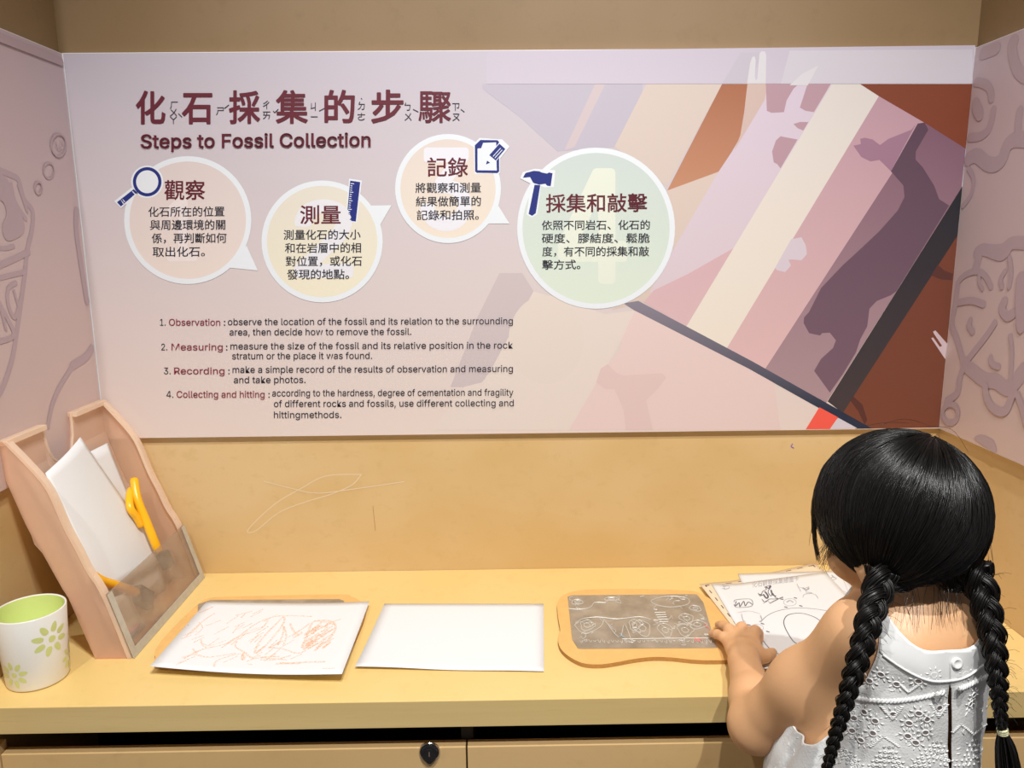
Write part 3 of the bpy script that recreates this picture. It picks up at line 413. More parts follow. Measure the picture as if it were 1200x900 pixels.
step('3.', 'Recording', (192, 200), (204, 263), 438.5, [(':', 267.5, 269, 438.5), ('make a simple record of the results of observation and measuring', 272.5, 601, 437), ('and take photos.', 274, 358, 449)])
step('4.', 'Collecting and hitting', (195, 203), (207, 310), 466, [(':', 314.5, 316, 466), ('according to the hardness, degree of cementation and fragility', 319, 601.5, 464.5), ('of different rocks and fossils, use different collecting and', 321, 602, 477), ('hittingmethods.', 321, 400, 490)])
t3.build('step_lettering', ink, panel); t4.build('step_heading_lettering', redink, panel)
# four speech bubbles
def bubble(cx, cy, rx, ry, fill, tail, num, npos, nh, title, tpos, th, lines, lh):
    o = MB(); a = P(30); b2 = P(31.5); c2 = P(33)
    if tail: o.poly([a(*p) for p in tail])
    o.poly([P(30.8)(*p) for p in arc2(cx, cy, rx, ry, n=64)]); ob = o.build('speech_bubble', wht, panel)
    MB().poly([b2(*p) for p in arc2(cx, cy, rx-6.2, ry-6.2, n=64)]).build('bubble_fill', fill, ob)
    n_ = MB(); lettering(n_, num, *npos, nh, c2, 0.022); n_.build('pale_numeral', numc[num], ob)
    h = MB(); lettering(h, title, *tpos, th, pT, 0.013); h.build('heading_lettering', maroon, ob)
    l_ = MB()
    for tx, x0, x1, y in lines: lettering(l_, tx, (x0, y), (x1, y-0.5), lh, pT, 0.010)
    l_.build('body_lettering', ink, ob); return ob
numc = {'1': plain('numeral_white_pink', pc(236, 224, 220), .55), '2': plain('numeral_white', pc(232, 230, 234), .55), '3': plain('numeral_white_blue', pc(234, 232, 238), .55), '4': plain('numeral_cream', pc(228, 232, 216), .55)}
f1 = grad('bubble_pink', pc(222,208,204), pc(234,218,208), onY(220,330,YP).z, onY(220,190,YP).z)
f2 = grad('bubble_cream', pc(228,220,206), pc(238,230,204), onY(220,350,YP).z, onY(220,215,YP).z)
f3 = grad('bubble_peach', pc(226,212,203), pc(238,224,206), onY(220,285,YP).z, onY(220,160,YP).z)
f4 = grad('bubble_green', pc(202,212,208), pc(220,230,212), onY(220,360,YP).z, onY(220,175,YP).z)
B1 = bubble(220, 258, 74.5, 75, f1, [(289,288),(302,317),(262,313)], '1', ((198, 303), (229, 303)), 138, '觀察', ((193, 232), (240, 232)), 24.5,
  [('化石所在的位置', 174, 263, 253), ('與周邊環境的關', 176, 264, 268.5), ('係，再判斷如何', 178, 265.5, 284), ('取出化石。', 179, 240, 300)], 12.6)
B2 = bubble(377.5, 283, 71, 71.5, f2, [(430,241),(459,240.5),(444,266)], '2', ((349, 322), (410, 322)), 165, '測量', ((352, 260.5), (399, 260.5)), 23.5,
  [('測量化石的大小', 332.5, 422.5, 280), ('和在岩層中的相', 334, 423, 295.5), ('對位置，或化石', 335, 424, 311), ('發現的地點。', 336.5, 409, 326.5)], 12.6)
B3 = bubble(525, 221, 62, 64, f3, [(584,241),(597,262),(572,262)], '3', ((496, 266), (549, 266)), 176, '記錄', ((501, 205), (548, 205)), 24,
  [('將觀察和測量', 487, 563.5, 225), ('結果做簡單的', 487.5, 563.5, 241), ('記錄和拍照。', 488.5, 561, 257)], 12.6)
B4 = bubble(698.5, 267.5, 92.5, 94.5, f4, None, '4', ((658, 327.5), (731, 327.5)), 246, '採集和敲擊', ((640, 247), (758, 246)), 23,
  [('依照不同岩石、化石的', 635, 761.5, 268.5), ('硬度、膠結度、鬆脆', 635, 761, 284), ('度，有不同的採集和敲', 635.5, 760.5, 299.5), ('擊方式。', 635.5, 680, 315)], 12.2)
# icons
def icon(parent, shapes):
    o = MB()
    for lay, mat, pts in shapes: o.use(mat).poly([P(34+lay)(*p) for p in pts])
    o.build('icon', None, parent)
c4 = (130, 180, 6.0)
icon(B1, [(0, wht, arc2(172.5, 213, 19, 19)), (0, wht, cr(*c4, [(150,235),(190,280),(70,385),(22,335)])), (1, navy, arc2(172.5, 213, 16.8, 17.2)), (1.6, wht, arc2(172.5, 213, 13, 13.4)),
     (1, navy, cr(*c4, [(160,250),(185,272),(70,372),(42,342)])), (1.5, wht, cr(*c4, [(80,318),(76,312),(100,338),(94,342)])), (1.5, wht, cr(*c4, [(70,328),(66,320),(92,350),(86,354)])), (1.5, wht, cr(*c4, [(152,262),(148,266),(168,288),(172,284)]))])
c5 = (300, 200, 6.0)
sh = [(0, wht, cr(*c5, [(655,56),(745,70),(708,366),(628,352)])), (1, navy, cr(*c5, [(662,70),(733,80),(702,358),(636,350)]))]
for i in range(17):
    y = 88+i*15; x = 666-i*1.4; L = 24 if i % 4 == 0 else 14; sh.append((1.5, wht, cr(*c5, [(x,y),(x+L,y+2),(x+L,y+7),(x-1,y+5)])))
icon(B2, sh)
c6 = (460, 150, 6.427)
icon(B3, [(0, wht, cr(*c6, [(612,120),(655,75),(800,85),(825,85),(882,140),(810,230),(808,340),(618,345)])), (1, navy, cr(*c6, [(620,130),(662,90),(790,92),(802,104),(803,328),(790,340),(635,338),(622,328)])),
     (1.5, wht, cr(*c6, [(640,155),(668,152),(682,112),(780,108),(785,320),(640,318)])), (2, wht, cr(*c6, [(700,280),(715,210),(820,92),(872,140),(770,262)])),
     (2.4, navy, cr(*c6, [(728,205),(805,118),(850,158),(778,245)])), (2.4, navy, cr(*c6, [(704,275),(712,245),(735,262)])), (2.7, wht, cr(*c6, [(755,212),(812,150),(816,153),(759,216)])), (2.7, wht, cr(*c6, [(768,224),(825,162),(829,166),(772,228)]))])
c7_ = (600, 170, 4.735)
icon(B4, [(0, wht, cr(*c7_, [(45,185),(60,150),(125,132),(240,140),(232,232),(180,235),(160,225),(140,385),(110,402),(80,385),(105,215)])),
     (1, navy, cr(*c7_, [(60,182),(75,155),(120,143),(150,145),(165,152),(195,158),(205,152),(225,156),(215,228),(195,226),(186,215),(150,220),(118,210),(100,178)])),
     (1, navy, cr(*c7_, [(125,220),(157,222),(132,378),(112,393),(92,382)]))])
# mural boards on the side walls
def mural(name, X, sgn, label, strokes, fills, ytop):
    y0 = 0.93
    o = thing(name, (X, (y0+YP)/2, PB), label, 'sign')
    mb = MB(); x0, x1 = (X-E, X) if sgn > 0 else (X, X+E-0.002)
    mb.use(white_edge).box((min(x0, x1), y0, PB), (max(x0, x1), YP-0.0005, PT-0.001))
    f = X+sgn*0.0003; q = [(f, y0, PB+.001), (f, YP-.002, PB+.001), (f, YP-.002, PT-.002), (f, y0, PT-.002)]
    mb.use(mural_print).poly(q); mb.build('board', None, o)
    ln = MB(); pl0 = lambda x, y: onX(x, y, X+sgn*0.0008); pl = lambda x, y: Vector((pl0(x, y).x, min(pl0(x, y).y, YP-.010), min(pl0(x, y).z, PT-.016)))
    for pts, wd in strokes: ln.ribbon(spline([pl(*p) for p in pts], 6), wd*.72, (sgn, 0, 0))
    for i, pts in enumerate(fills): ln.poly(spline([onX(p[0], p[1], X+sgn*0.0011) for p in pts], 4, True))
    ln.build('line_drawing', mural_ink, o); return o
mural_print = grad('rose_board_print', pc(208, 186, 192), pc(224, 198, 190), PB, PT)
mural_ink = plain('mauve_line_print', pc(196, 172, 178), 0.55)
La = (0, 180, 2.815)
ls = [(cr(*La, p), wd) for p, wd in (
  ([(-30,40),(0,55),(40,72),(62,88),(80,150),(108,190),(106,250),(90,320),(82,400),(60,560),(40,680),(5,780),(-20,810)], .014),
  ([(35,95),(50,160),(85,215)], .012), ([(60,100),(90,190)], .010), ([(-10,310),(20,312),(45,305)], .010), ([(-10,372),(30,355),(95,325)], .014), ([(-10,412),(40,400),(84,390)], .011),
  ([(55,425),(28,445),(28,500),(50,540),(72,470)], .011), ([(45,450),(60,500)], .008), ([(-10,480),(25,545),(45,600),(-10,622)], .012), ([(0,500),(20,580)], .009),
  ([(240,700),(197,770),(172,830),(158,900)], .014), ([(318,635),(285,670),(238,700)], .022), ([(256,180),(252,250),(262,330),(276,420),(292,488)], .020))]
ls += [(p, .0055) for p in ([(px, py) for px, py in arc2(57, 200, 6, 9)]+[(63, 200)], [(px, py) for px, py in arc2(44.5, 220, 4, 7)]+[(48.5, 220)], [(px, py) for px, py in arc2(68, 170, 8.5, 13)]+[(76.5, 170)])]
ls += [([(-6, 41), (12, 48), (30, 55), (48, 62), (72, 66)], .020), ([(65, 172), (68, 175), (71, 172)], .003), ([(64, 166), (65, 168)], .004), ([(71, 166), (72, 168)], .004)]
mural('mural_panel', XL, 1, 'pink printed board with pale mauve line drawings on the left wall', ls,
      [cr(*La, [(-20,50),(10,70),(30,95),(45,150),(75,210),(80,255),(55,280),(20,285),(8,240),(22,200),(10,160),(-20,140)])], 0)
R5 = (1090, 30, 3.336); R6 = (1090, 270, 3.1)
rs = [(cr(*R5, p), wd) for p, wd in (
  ([(205,95),(235,98),(262,70)], .03), ([(335,20),(322,60),(322,110),(340,170),(370,200)], .03), ([(168,222),(205,225),(232,245),(240,285)], .022), ([(248,325),(240,370),(225,410),(195,432),(152,438)], .022),
  ([(140,525),(180,508),(225,540),(262,540),(285,515),(300,470),(330,445),(372,445)], .036), ([(352,325),(345,380),(345,430)], .022), ([(148,555),(170,600),(160,660),(128,705)], .014),
  ([(182,890),(205,875),(240,880),(285,875),(320,850),(372,850)], .03))]
rs += [(cr(*R6, p), wd) for p, wd in (
  ([(165,140),(178,95),(192,72),(250,90),(275,80),(300,45),(345,42)], .026), ([(102,185),(130,160),(170,148),(200,165),(222,205)], .016), ([(102,185),(92,270),(80,340),(100,400),(120,470)], .020),
  ([(120,480),(190,538),(240,548),(285,572),(345,505)], .038), ([(100,262),(150,255),(195,268)], .018), ([(180,160),(180,190),(192,212)], .012), ([(275,145),(258,175),(262,205)], .014), ([(288,95),(295,150),(288,205)], .014),
  ([(272,255),(262,285),(280,312),(305,300)], .024), ([(148,325),(142,345),(155,368)], .018), ([(240,330),(200,390),(125,485)], .018), ([(292,375),(298,450),(292,560)], .013), ([(220,458),(225,485),(250,495)], .016),
  ([(122,500),(108,540),(100,590),(60,620)], .02), ([(x, y) for x, y in arc2(75, 665, 28, 34)]+[(103, 665)], .016), ([(202,560),(208,610),(235,650),(275,655),(300,600)], .022), ([(315,590),(335,640),(350,700)], .018), ([(335,160),(328,260),(332,350)], .03))]
mural('mural_panel', XR, -1, 'pink printed board with pale mauve line drawings on the right wall', rs,
      [cr(*R5, [(168,290),(185,282),(205,320),(205,360),(185,372),(165,335)]), cr(*R6, [(160,755),(185,742),(225,760),(240,790),(235,810),(200,785)])], 0)
# ------------------------------------------------------------------ worktop and cabinet
YF = 1.0139
wt = thing('worktop', (0.04, YF, DZ-0.0415), 'pale yellow worktop running wall to wall below the printed board', 'table')
b = MB(); b.box((XL-E+.0005, YF+.001, DZ-.0405), (XR+E-.0025, YW-.0005, DZ)); b.build('top', M['desk'], wt, bevel=.0008)
MB().box((XL-E+.0005, YF, DZ-.0415), (XR+E-.0025, YF+.001, DZ-.0006)).build('edge_band', M['edge'], wt)
cab = thing('cabinet', (0.04, 1.03, 0.0), 'low ochre cabinet with lockable doors under the worktop', 'cabinet')
c = MB(); D0 = YF+0.0165
c.box((XL-E+.0005, D0+.30, .08), (XR+E-.0025, D0+.31, DZ-.042)).box((XL-E+.0005, D0+.06, 0), (XR+E-.0025, D0+.075, .08)).box((XL-E+.0005, D0+.022, .08), (XR+E-.0025, D0+.30, .095))
for x in (-0.0606, 0.615): c.box((x-.009, D0+.022, .095), (x+.009, D0+.30, DZ-.042))
c.build('carcass', M['dark'], cab)
MB().box((XL-E+.0005, D0, .085), (-.7485, D0+.018, DZ-.0735)).build('filler_strip', M['door'], cab)
ZT = 0.4935
doors = [(-.7465, -.0618), (-.0594, .614), (.6164, XR+E-.003)]
dd = []
for x0, x1 in doors:
    dd.append(MB().box((x0, D0, .09), (x1, D0+.018, ZT)).build('door', M['door'], cab, bevel=.001))
chrome = NT('chrome').set(Base_Color=(0.75, 0.72, 0.66, 1), Metallic=1.0, Roughness=0.12)
blackm = plain('black_lock_face', (0.012, 0.012, 0.014, 1), 0.18)
lc = onY(503.5, 880.5, D0)
lk = MB(); seg = 40
def ring_y(prof, c, seg=40):
    vs_ = [(c.x+r*math.cos(2*math.pi*j/seg), c.y-d, c.z+r*math.sin(2*math.pi*j/seg)) for r, d in prof for j in range(seg)]
    return vs_, [(i*seg+j, i*seg+(j+1) % seg, (i+1)*seg+(j+1) % seg, (i+1)*seg+j) for i in range(len(prof)-1) for j in range(seg)]
lk.use(chrome).add(*ring_y([(.0158,0),(.0158,.0015),(.0148,.0028),(.0138,.0030),(.0134,.0018)], lc))
lk.use(blackm).add(*ring_y([(.0134,.0018),(.0128,.0055),(.0115,.0065),(.0105,.0058),(.0090,.0058),(.0070,.0064),(.0001,.0066)], lc))
lk.use(blackm).slab([(lc.x-.0118, lc.y-.0020, lc.z-.003), (lc.x-.009, lc.y-.0020, lc.z-.009), (lc.x-.002, lc.y-.0020, lc.z-.0165), (lc.x+.002, lc.y-.0020, lc.z-.0165), (lc.x+.009, lc.y-.0020, lc.z-.009), (lc.x+.0118, lc.y-.0020, lc.z-.003)], (0, -1, 0), .0042)
lk.use(chrome).box((lc.x-.0008, lc.y-.0072, lc.z-.004), (lc.x+.0008, lc.y-.0066, lc.z+.004))
tag(lk.build('lock', None, dd[0], smooth=False), 'round chrome cam lock with black face')
# ------------------------------------------------------------------ things on the worktop
def U(vx, vy, z=DZ): return onZ(vx, vy, z)
# --- pink translucent slanted paper holder (profile in XZ, drawn out along Y)
YN, YFAR = 1.1423, 1.4405
backl = [(-.7610,.9395),(-.7585,.8790),(-.7375,.8080),(-.7290,.7850),(-.7270,.7640),(-.7180,.7620),(-.6930,.6990),(-.6860,.6850),(-.6560,.5812)]
frontl = [(-.7500,.9395),(-.7200,.9020),(-.6940,.8632),(-.6750,.8020),(-.6600,.7640),(-.6471,.7276),(-.6290,.6901),(-.5990,.5812)]
_sm = lambda L: [(p.x, p.z) for p in spline([(x, 0, z) for x, z in L], 5)]
frontl = _sm(frontl)
def prof_at(L, z):
    if z >= L[0][1]: return L[0][0]
    for (x0, z0), (x1, z1) in zip(L, L[1:]):
        if z0 >= z >= z1: return x0+(x1-x0)*(z0-z)/(z0-z1)
    return L[-1][0]
def frosted(name, col, alpha, rough=0.35):
    t = NT(name); t.b.inputs['Base Color'].default_value = col; t.b.inputs['Roughness'].default_value = rough
    tr = t.n('ShaderNodeBsdfTransparent'); tr.inputs[0].default_value = tuple(min(1, .45+.6*c) for c in col[:3])+(1,)
    tl_ = t.n('ShaderNodeBsdfTranslucent'); tl_.inputs[0].default_value = col
    a = t.n('ShaderNodeMixShader'); a.inputs[0].default_value = 0.5; t.l(t.b.outputs[0], a.inputs[1]); t.l(tl_.outputs[0], a.inputs[2])
    b_ = t.n('ShaderNodeMixShader'); b_.inputs[0].default_value = alpha; t.l(tr.outputs[0], b_.inputs[1]); t.l(a.outputs[0], b_.inputs[2])
    t.l(b_.outputs[0], t.out.inputs[0]); return t.m
pinkp = frosted('pink_frosted_plastic', (1.0, 0.80, 0.66, 1), 0.40)
pinkr = frosted('pink_plastic_rim', (1.0, 0.88, 0.74, 1), 0.8)
hold = thing('paper_holder', (-.64, 1.29, DZ), 'pink frosted slanted paper holder leaning on the left wall', 'holder')
TH = .0028
def side(y, name):
    b = MB(); n = 24; zs = [.9395-(.9395-.5812)*i/n for i in range(n+1)]
    pts = [(prof_at(backl, z), y, z) for z in zs]+[(prof_at(frontl, z), y, z) for z in zs[::-1]]
    b.slab(pts, (0, 1, 0), TH); return b.build(name, pinkp, hold)
side(YN, 'side_panel'); side(YFAR-TH, 'side_panel')
for y, s_ in ((YN-.001, 1), (YFAR-.011, 1)):
    n = 28; b = MB(); zs = [.9394-(.9394-.5812)*i/n for i in range(n+1)]
    a = [(prof_at(frontl, z)-.0015, z) for z in zs]; vv = []
    for x, z in a: vv += [(x-.004, y, z), (x+.002, y, z), (x+.002, y+.013, z), (x-.004, y+.013, z)]
    b.add(vv, [(4*i+k, 4*i+(k+1) % 4, 4*i+4+(k+1) % 4, 4*i+4+k) for i in range(n) for k in range(4)]+[(3,2,1,0),(4*n,4*n+1,4*n+2,4*n+3)])
    b.build('rim', pinkr, hold)
# back panel with the U shaped finger notch
def backx(z): return prof_at(backl, z)+.003
yc, hw, dep = 1.290, .043, .072
b = MB(); n = 40; ys = [YN+TH+(YFAR-YN-2*TH)*i/n for i in range(n+1)]
def top(y):
    d = abs(y-yc)
    if d >= hw: return .9395
    t = d/hw; return .9395-dep*math.sqrt(max(0, 1-t**3.0))
vv = []; nz = 12
ys = sorted(ys+[yc-hw, yc+hw, yc-hw*.97, yc+hw*.97, yc-hw*.9, yc+hw*.9]); n = len(ys)-1
for y in ys:
    zt = top(y)
    for k in range(nz+1):
        z = zt+(.5835-zt)*k/nz; vv.append((backx(z), y, z))
b.add(vv, [(i*(nz+1)+k, (i+1)*(nz+1)+k, (i+1)*(nz+1)+k+1, i*(nz+1)+k+1) for i in range(n) for k in range(nz)])
b.build('back_panel', frosted('pink_back_plastic', (1.0, 0.82, 0.68, 1), 0.70), hold, solid=-.0026)
b = MB()
for seg in ([(YN, 0), (yc-hw-.002, 0)], [(yc+hw+.002, 0), (YFAR, 0)]):
    b.box((-.7635, seg[0][0], .9330), (-.7480, seg[1][0], .9410))
b.tube([(backx(top(y))+.001, y, top(y)) for y in ys if abs(y-yc) <= hw+.0001], .0022, 6)
b.build('top_lip', pinkr, hold)
MB().box((-.6560, YN, .5802), (-.5995, YFAR, .5832)).build('base', pinkp, hold)
# clear front plate with grey taped edges
acr = NT('clear_scratched_acrylic'); 
tr = acr.n('ShaderNodeBsdfTransparent'); tr.inputs[0].default_value = (0.86, 0.80, 0.74, 1)
gl = acr.n('ShaderNodeBsdfGlossy'); gl.inputs['Roughness'].default_value = 0.18; gl.inputs[0].default_value = (0.9, 0.86, 0.82, 1)
df = acr.n('ShaderNodeBsdfDiffuse'); df.inputs[0].default_value = (0.62, 0.55, 0.48, 1)
m1 = acr.n('ShaderNodeMixShader'); m1.inputs[0].default_value = 0.62; acr.l(gl.outputs[0], m1.inputs[1]); acr.l(df.outputs[0], m1.inputs[2])
m2 = acr.n('ShaderNodeMixShader'); vv_ = acr.coord(); 
acr.l(acr.ramp(acr.noise(vv_, 22, 5), [(0.35, (0.22,)*3+(1,)), (0.7, (0.42,)*3+(1,))]), m2.inputs[0]); acr.l(tr.outputs[0], m2.inputs[1]); acr.l(m1.outputs[0], m2.inputs[2]); acr.l(m2.outputs[0], acr.out.inputs[0])
fx = lambda z: -.5985-(z-.5812)*.0305/.1089+.001
def fplate(b, y0, y1, z0, z1, th=.0025, off=0.0):
    return b.slab([(fx(z0)+off, y0, z0), (fx(z0)+off, y1, z0), (fx(z1)+off, y1, z1), (fx(z1)+off, y0, z1)], (1, 0, .28), th)
fplate(MB(), YN+.001, YFAR-.001, .5815, .6900).build('front_plate', acr.m, hold)
tape = plain('grey_worn_tape', (0.62, 0.57, 0.46, 1), 0.6, 0.35, 90, 0.2)
b = MB(); fplate(b, YN-.001, YFAR+.001, .5805, .5935, .001, .003); fplate(b, YN-.001, YN+.013, .5935, .6900, .001, .003); fplate(b, YFAR-.012, YFAR+.001, .5935, .6900, .001, .003)
b.build('tape', tape, hold)
# --- sheets standing in the holder
papm = plain('white_paper', (0.79, 0.80, 0.80, 1), 0.6, 0.02, 8)
bd = Vector((-.7585+.6560, 0, .8790-.5812)).normalized()       # direction up the back
bn = Vector((bd.z, 0, -bd.x)).normalized()                       # out of the back
def sheet(name, corners, off, label, curl=0.0, group=None, n=14, mat=None, cur=None):
    p0 = Vector((-.6560, 0, .5812))+bn*off
    c = [onP(x, y, p0, bn) for x, y in corners]; vv = []
    for i in range(n+1):
        for j in range(n+1):
            u, v = i/n, j/n; p = c[0]*(1-u)*(1-v)+c[1]*u*(1-v)+c[2]*u*v+c[3]*(1-u)*v
            if cur: p = p+bn*cur(u, v)
            vv.append(p)
    b = MB().add(vv, [(i*(n+1)+j, (i+1)*(n+1)+j, (i+1)*(n+1)+j+1, i*(n+1)+j+1) for i in range(n) for j in range(n)])
    o = b.build(name, mat or papm, None, True, solid=.0002); recentre(o); return tag(o, label, 'paper', group)
sheet('paper_sheet', [(50,562),(92,538),(150,690),(118,712)], .004, 'bluish white sheet furthest back in the pink holder')
sheet('paper_sheet', [(88,538),(126,519),(196,690),(150,712)], .009, 'white sheet with straight top edge on the far side of the pink holder')
sheet('paper_sheet', [(57,553),(94,512),(193,655),(118,700)], .020, 'front white sheet with pointed curled corner in the pink holder', cur=lambda u, v: .004*math.sin(math.pi*u)-.006*(1-v)*(1-u)**2+.0*v)
sheet('paper_scrap', [(128,702),(150,694),(170,735),(154,765)], .034, 'crumpled white paper scrap behind the clear front of the pink holder', n=3)
# --- yellow handled tools
yel = plain('orange_yellow_plastic', (0.95, 0.47, 0.01, 1), 0.28)
brist = plain('dark_grey_bristle', (0.10, 0.085, 0.07, 1), 0.8, 0.5, 300, 0.3)
def hp(x, y, off): return onP(x, y, Vector((-.6560, 0, .5812))+bn*off, bn)
def tool(name, loc, label, group=None): return thing(name, loc, label, 'tool', group)
t1 = tool('hand_tool', hp(195, 655, .03), 'yellow looped handle tool with dark head standing at the far side of the pink holder')
b = MB(); loop = spline([hp(157.0,561,.036), hp(161,585,.037), hp(171,610,.038), hp(182,637,.038), hp(186,645,.036)], 6)
b.tube(loop, [.0066]+[.0078]*(len(loop)-2)+[.0066], 12); b.build('handle', yel, t1, True)
b = MB(); loop = spline([hp(154,573,.026), hp(151.5,583,.028), hp(153,596,.030), hp(160,606,.030), hp(166,617,.028)], 6)
b.tube(loop, [.0050]+[.0070]*(len(loop)-2)+[.0055], 12); b.tube(spline([hp(158,590,.024), hp(163,600,.024), hp(167,612,.024)], 5), .0028, 8); b.build('handle', yel, t1, True)
b = MB(); hc = hp(194, 656, .030); ax = (hp(187,642,.03)-hp(200,668,.03)).normalized(); sd = Vector((0, 1, 0)); 
def obox(b, c, a, u, v, la, lu, lv):
    v8 = [c+a*la*i+u*lu*j+v*lv*k for i in (-1, 1) for j in (-1, 1) for k in (-1, 1)]
    return b.add(v8, [(0,1,3,2),(4,6,7,5),(0,4,5,1),(2,3,7,6),(0,2,6,4),(1,5,7,3)])
u_ = (sd-ax*sd.dot(ax)).normalized(); v_ = ax.cross(u_)
obox(b, hc, ax, u_, v_, .016, .011, .009); b.build('head', brist, t1, bevel=.002)
t2_ = tool('hand_tool', hp(150, 690, .035), 'yellow handled tool with dark bristle head lying low in the pink holder')
b = MB(); pth = spline([hp(108,672,.034), hp(120,680,.035), hp(140,687,.036), hp(158,694,.036)], 6)
b.tube(pth, [.0085+.003*i/(len(pth)-1) for i in range(len(pth))], 12, flat=.7); b.build('handle', yel, t2_, True)
b = MB(); c0 = hp(168, 700, .034); ax = (hp(158,694,.034)-hp(176,704,.034)).normalized(); u_ = (bd-ax*bd.dot(ax)).normalized(); v_ = ax.cross(u_)
obox(b, c0, ax, u_, v_, .020, .016, .008); b.build('head', brist, t2_, bevel=.002)
o = MB().tube([hp(150,742,.040), hp(161,733,.040)], .0045, 10).build('crayon', plain('red_wax', (0.75, 0.06, 0.05, 1), 0.5), None, True); recentre(o)
tag(o, 'red crayon stub behind the clear front of the pink holder', 'crayon')
# --- cup
cc = Vector((-.7160, 1.0920, DZ)); RB, RTp, HH = .0425, .0490, .1135
cup = thing('cup', cc, 'white melamine cup with green flower print and lime inside', 'cup')
ceram = plain('white_melamine', (0.82, 0.80, 0.74, 1), 0.22, 0.03, 20); lime = plain('lime_green_inside', (0.70, 0.80, 0.27, 1), 0.3, 0.06, 30)
flo = plain('green_flower_print', (0.66, 0.71, 0.27, 1), 0.3, 0.05, 60)
b = MB(); b.use(ceram).lathe([(.0001, .0005), (RB-.004, .0005), (RB-.001, .0015), (RB, .004), (RTp, HH), (RTp-.0006, HH+.0012), (RTp-.0018, HH+.0014), (RTp-.0030, HH)], cc, 72)
b.build('shell', None, cup, True)
MB().use(lime).lathe([(RTp-.0031, HH+.0002), (RB-.0028, .008), (RB-.006, .0042), (.0001, .004)], cc, 72).build('lining', None, cup, True)
def cupp(a, z, lift=.0002):
    r = RB+(RTp-RB)*(z-.004)/(HH-.004)+lift; return (cc.x+r*math.cos(a), cc.y+r*math.sin(a), cc.z+z)
def cup_hit(x, y):
    best = None
    for i in range(720):
        a = math.radians(180+i*.25*1); 
        for dz in (0,):
            d = _ray(x, y); q = Vector((math.cos(a), math.sin(a), 0))
    return best
def flower(b, a0, z0, R, rot):
    rr = (RB+RTp)/2
    def blob(cu, cv, ru, rv, ang):
        pts = []
        for k in range(16):
            t = 2*math.pi*k/16; x = ru*math.cos(t)*(1+.25*math.cos(t)); y = rv*math.sin(t)
            u = cu+x*math.cos(ang)-y*math.sin(ang); v = cv+x*math.sin(ang)+y*math.cos(ang)
            z = min(max(z0+v, .006), HH-.0005); pts.append(cupp(a0+u/rr, z))
        c = cupp(a0+cu/rr, min(max(z0+cv, .006), HH-.0005), .00035); k = len(pts)
        b.add(pts+[c], [(i, (i+1) % k, k) for i in range(k)])
    blob(0, 0, R*.20, R*.20, 0)
    for i in range(8):
        an = rot+i*math.pi/4; blob(R*.64*math.cos(an), R*.64*math.sin(an), R*.30, R*.17, an)
for a, z, R_, r_ in ((-1.75, .030, .0215, .2), (-.50, .076, .0265, .5), (-2.75, .070, .024, .1), (.3, .03, .021, 0), (1.2, .07, .022, .3), (2.3, .035, .022, .1)):
    b = MB(); flower(b, a, z, R_, r_); b.build('flower_print', flo, cup, True)
# --- first rubbing board under the drawing
cork = plain('orange_cork_board', (0.86, 0.51, 0.17, 1), 0.6, 0.22, 60, 0.25, 400); corkd = plain('orange_cork_edge', (0.55, 0.27, 0.07, 1), 0.7, 0.4, 200, 0.3)
metal = NT('grey_metal_foil'); mv = metal.coord(); 
mn = metal.noise(mv, 30, 4); metal.l(metal.ramp(mn, [(0.3, (0.36, 0.315, 0.255, 1)), (0.7, (0.54, 0.49, 0.41, 1))]), metal.b.inputs['Base Color'])
metal.b.inputs['Metallic'].default_value = 0.55; metal.b.inputs['Roughness'].default_value = 0.42; metal.bump(metal.noise(mv, 160, 5), 0.35, 0.0012)
def board(name, loc, label, outline, ztop, plate, group):
    o = thing(name, loc, label, 'board', group)
    out = spline([U(x, y, DZ+ztop) for x, y in outline], 6, True)
    b = MB(); b.use(cork); k = len(out); lo = [Vector((p.x, p.y, DZ+.0003)) for p in out]
    b.add(out, [tuple(range(k))]); b.use(corkd).add(out+lo, [(i, k+i, k+(i+1) % k, (i+1) % k) for i in range(k)])
    b.build('backing', None, o)
    pl = [U(x, y, DZ+ztop+.0012) for x, y in plate]; p2 = []
    for i, p in enumerate(pl): p2 += [p.lerp(pl[i-1], .035), p.lerp(pl[(i+1) % len(pl)], .035)]
    b = MB().slab([p-Vector((0, 0, .0011)) for p in p2], (0, 0, 1), .0012)
    return o, b.build('metal_plate', metal.m, o, bevel=.0003), pl
board('rubbing_board', U(290, 740), 'orange cork rubbing board mostly covered by the orange crayon drawing', [(182,770),(186,755),(210,728),(233,707),(245,701),(270,699),(330,697.5),(400,696.5),(412,699),(424,706),(428,718),(418,745),(400,775),(380,782),(200,781)], .007,
      [(232,708),(247,703),(403,702),(405,760),(230,762)], 'rubbing boards on the worktop')
bo2, plate2, plc = board('rubbing_board', U(750, 740), 'wavy edged orange cork rubbing board with fully bare metal plate', cr(640, 670, 5.4545, [(72,245),(72,205),(95,160),(170,127),(300,112),(600,110),(900,120),(985,140),(1080,190),(1180,250),(1290,360),(1330,450),(1280,530),(1190,560),(1080,566),(950,563),(800,548),(680,545),(560,558),(440,580),(340,592),(240,585),(160,550),(100,500),(78,450),(82,400),(90,370),(78,300)]), .007,
      cr(640, 670, 5.4545, [(137,150),(962,143),(1005,195),(1085,465),(1095,484),(205,490),(166,430)]), 'rubbing boards on the worktop')
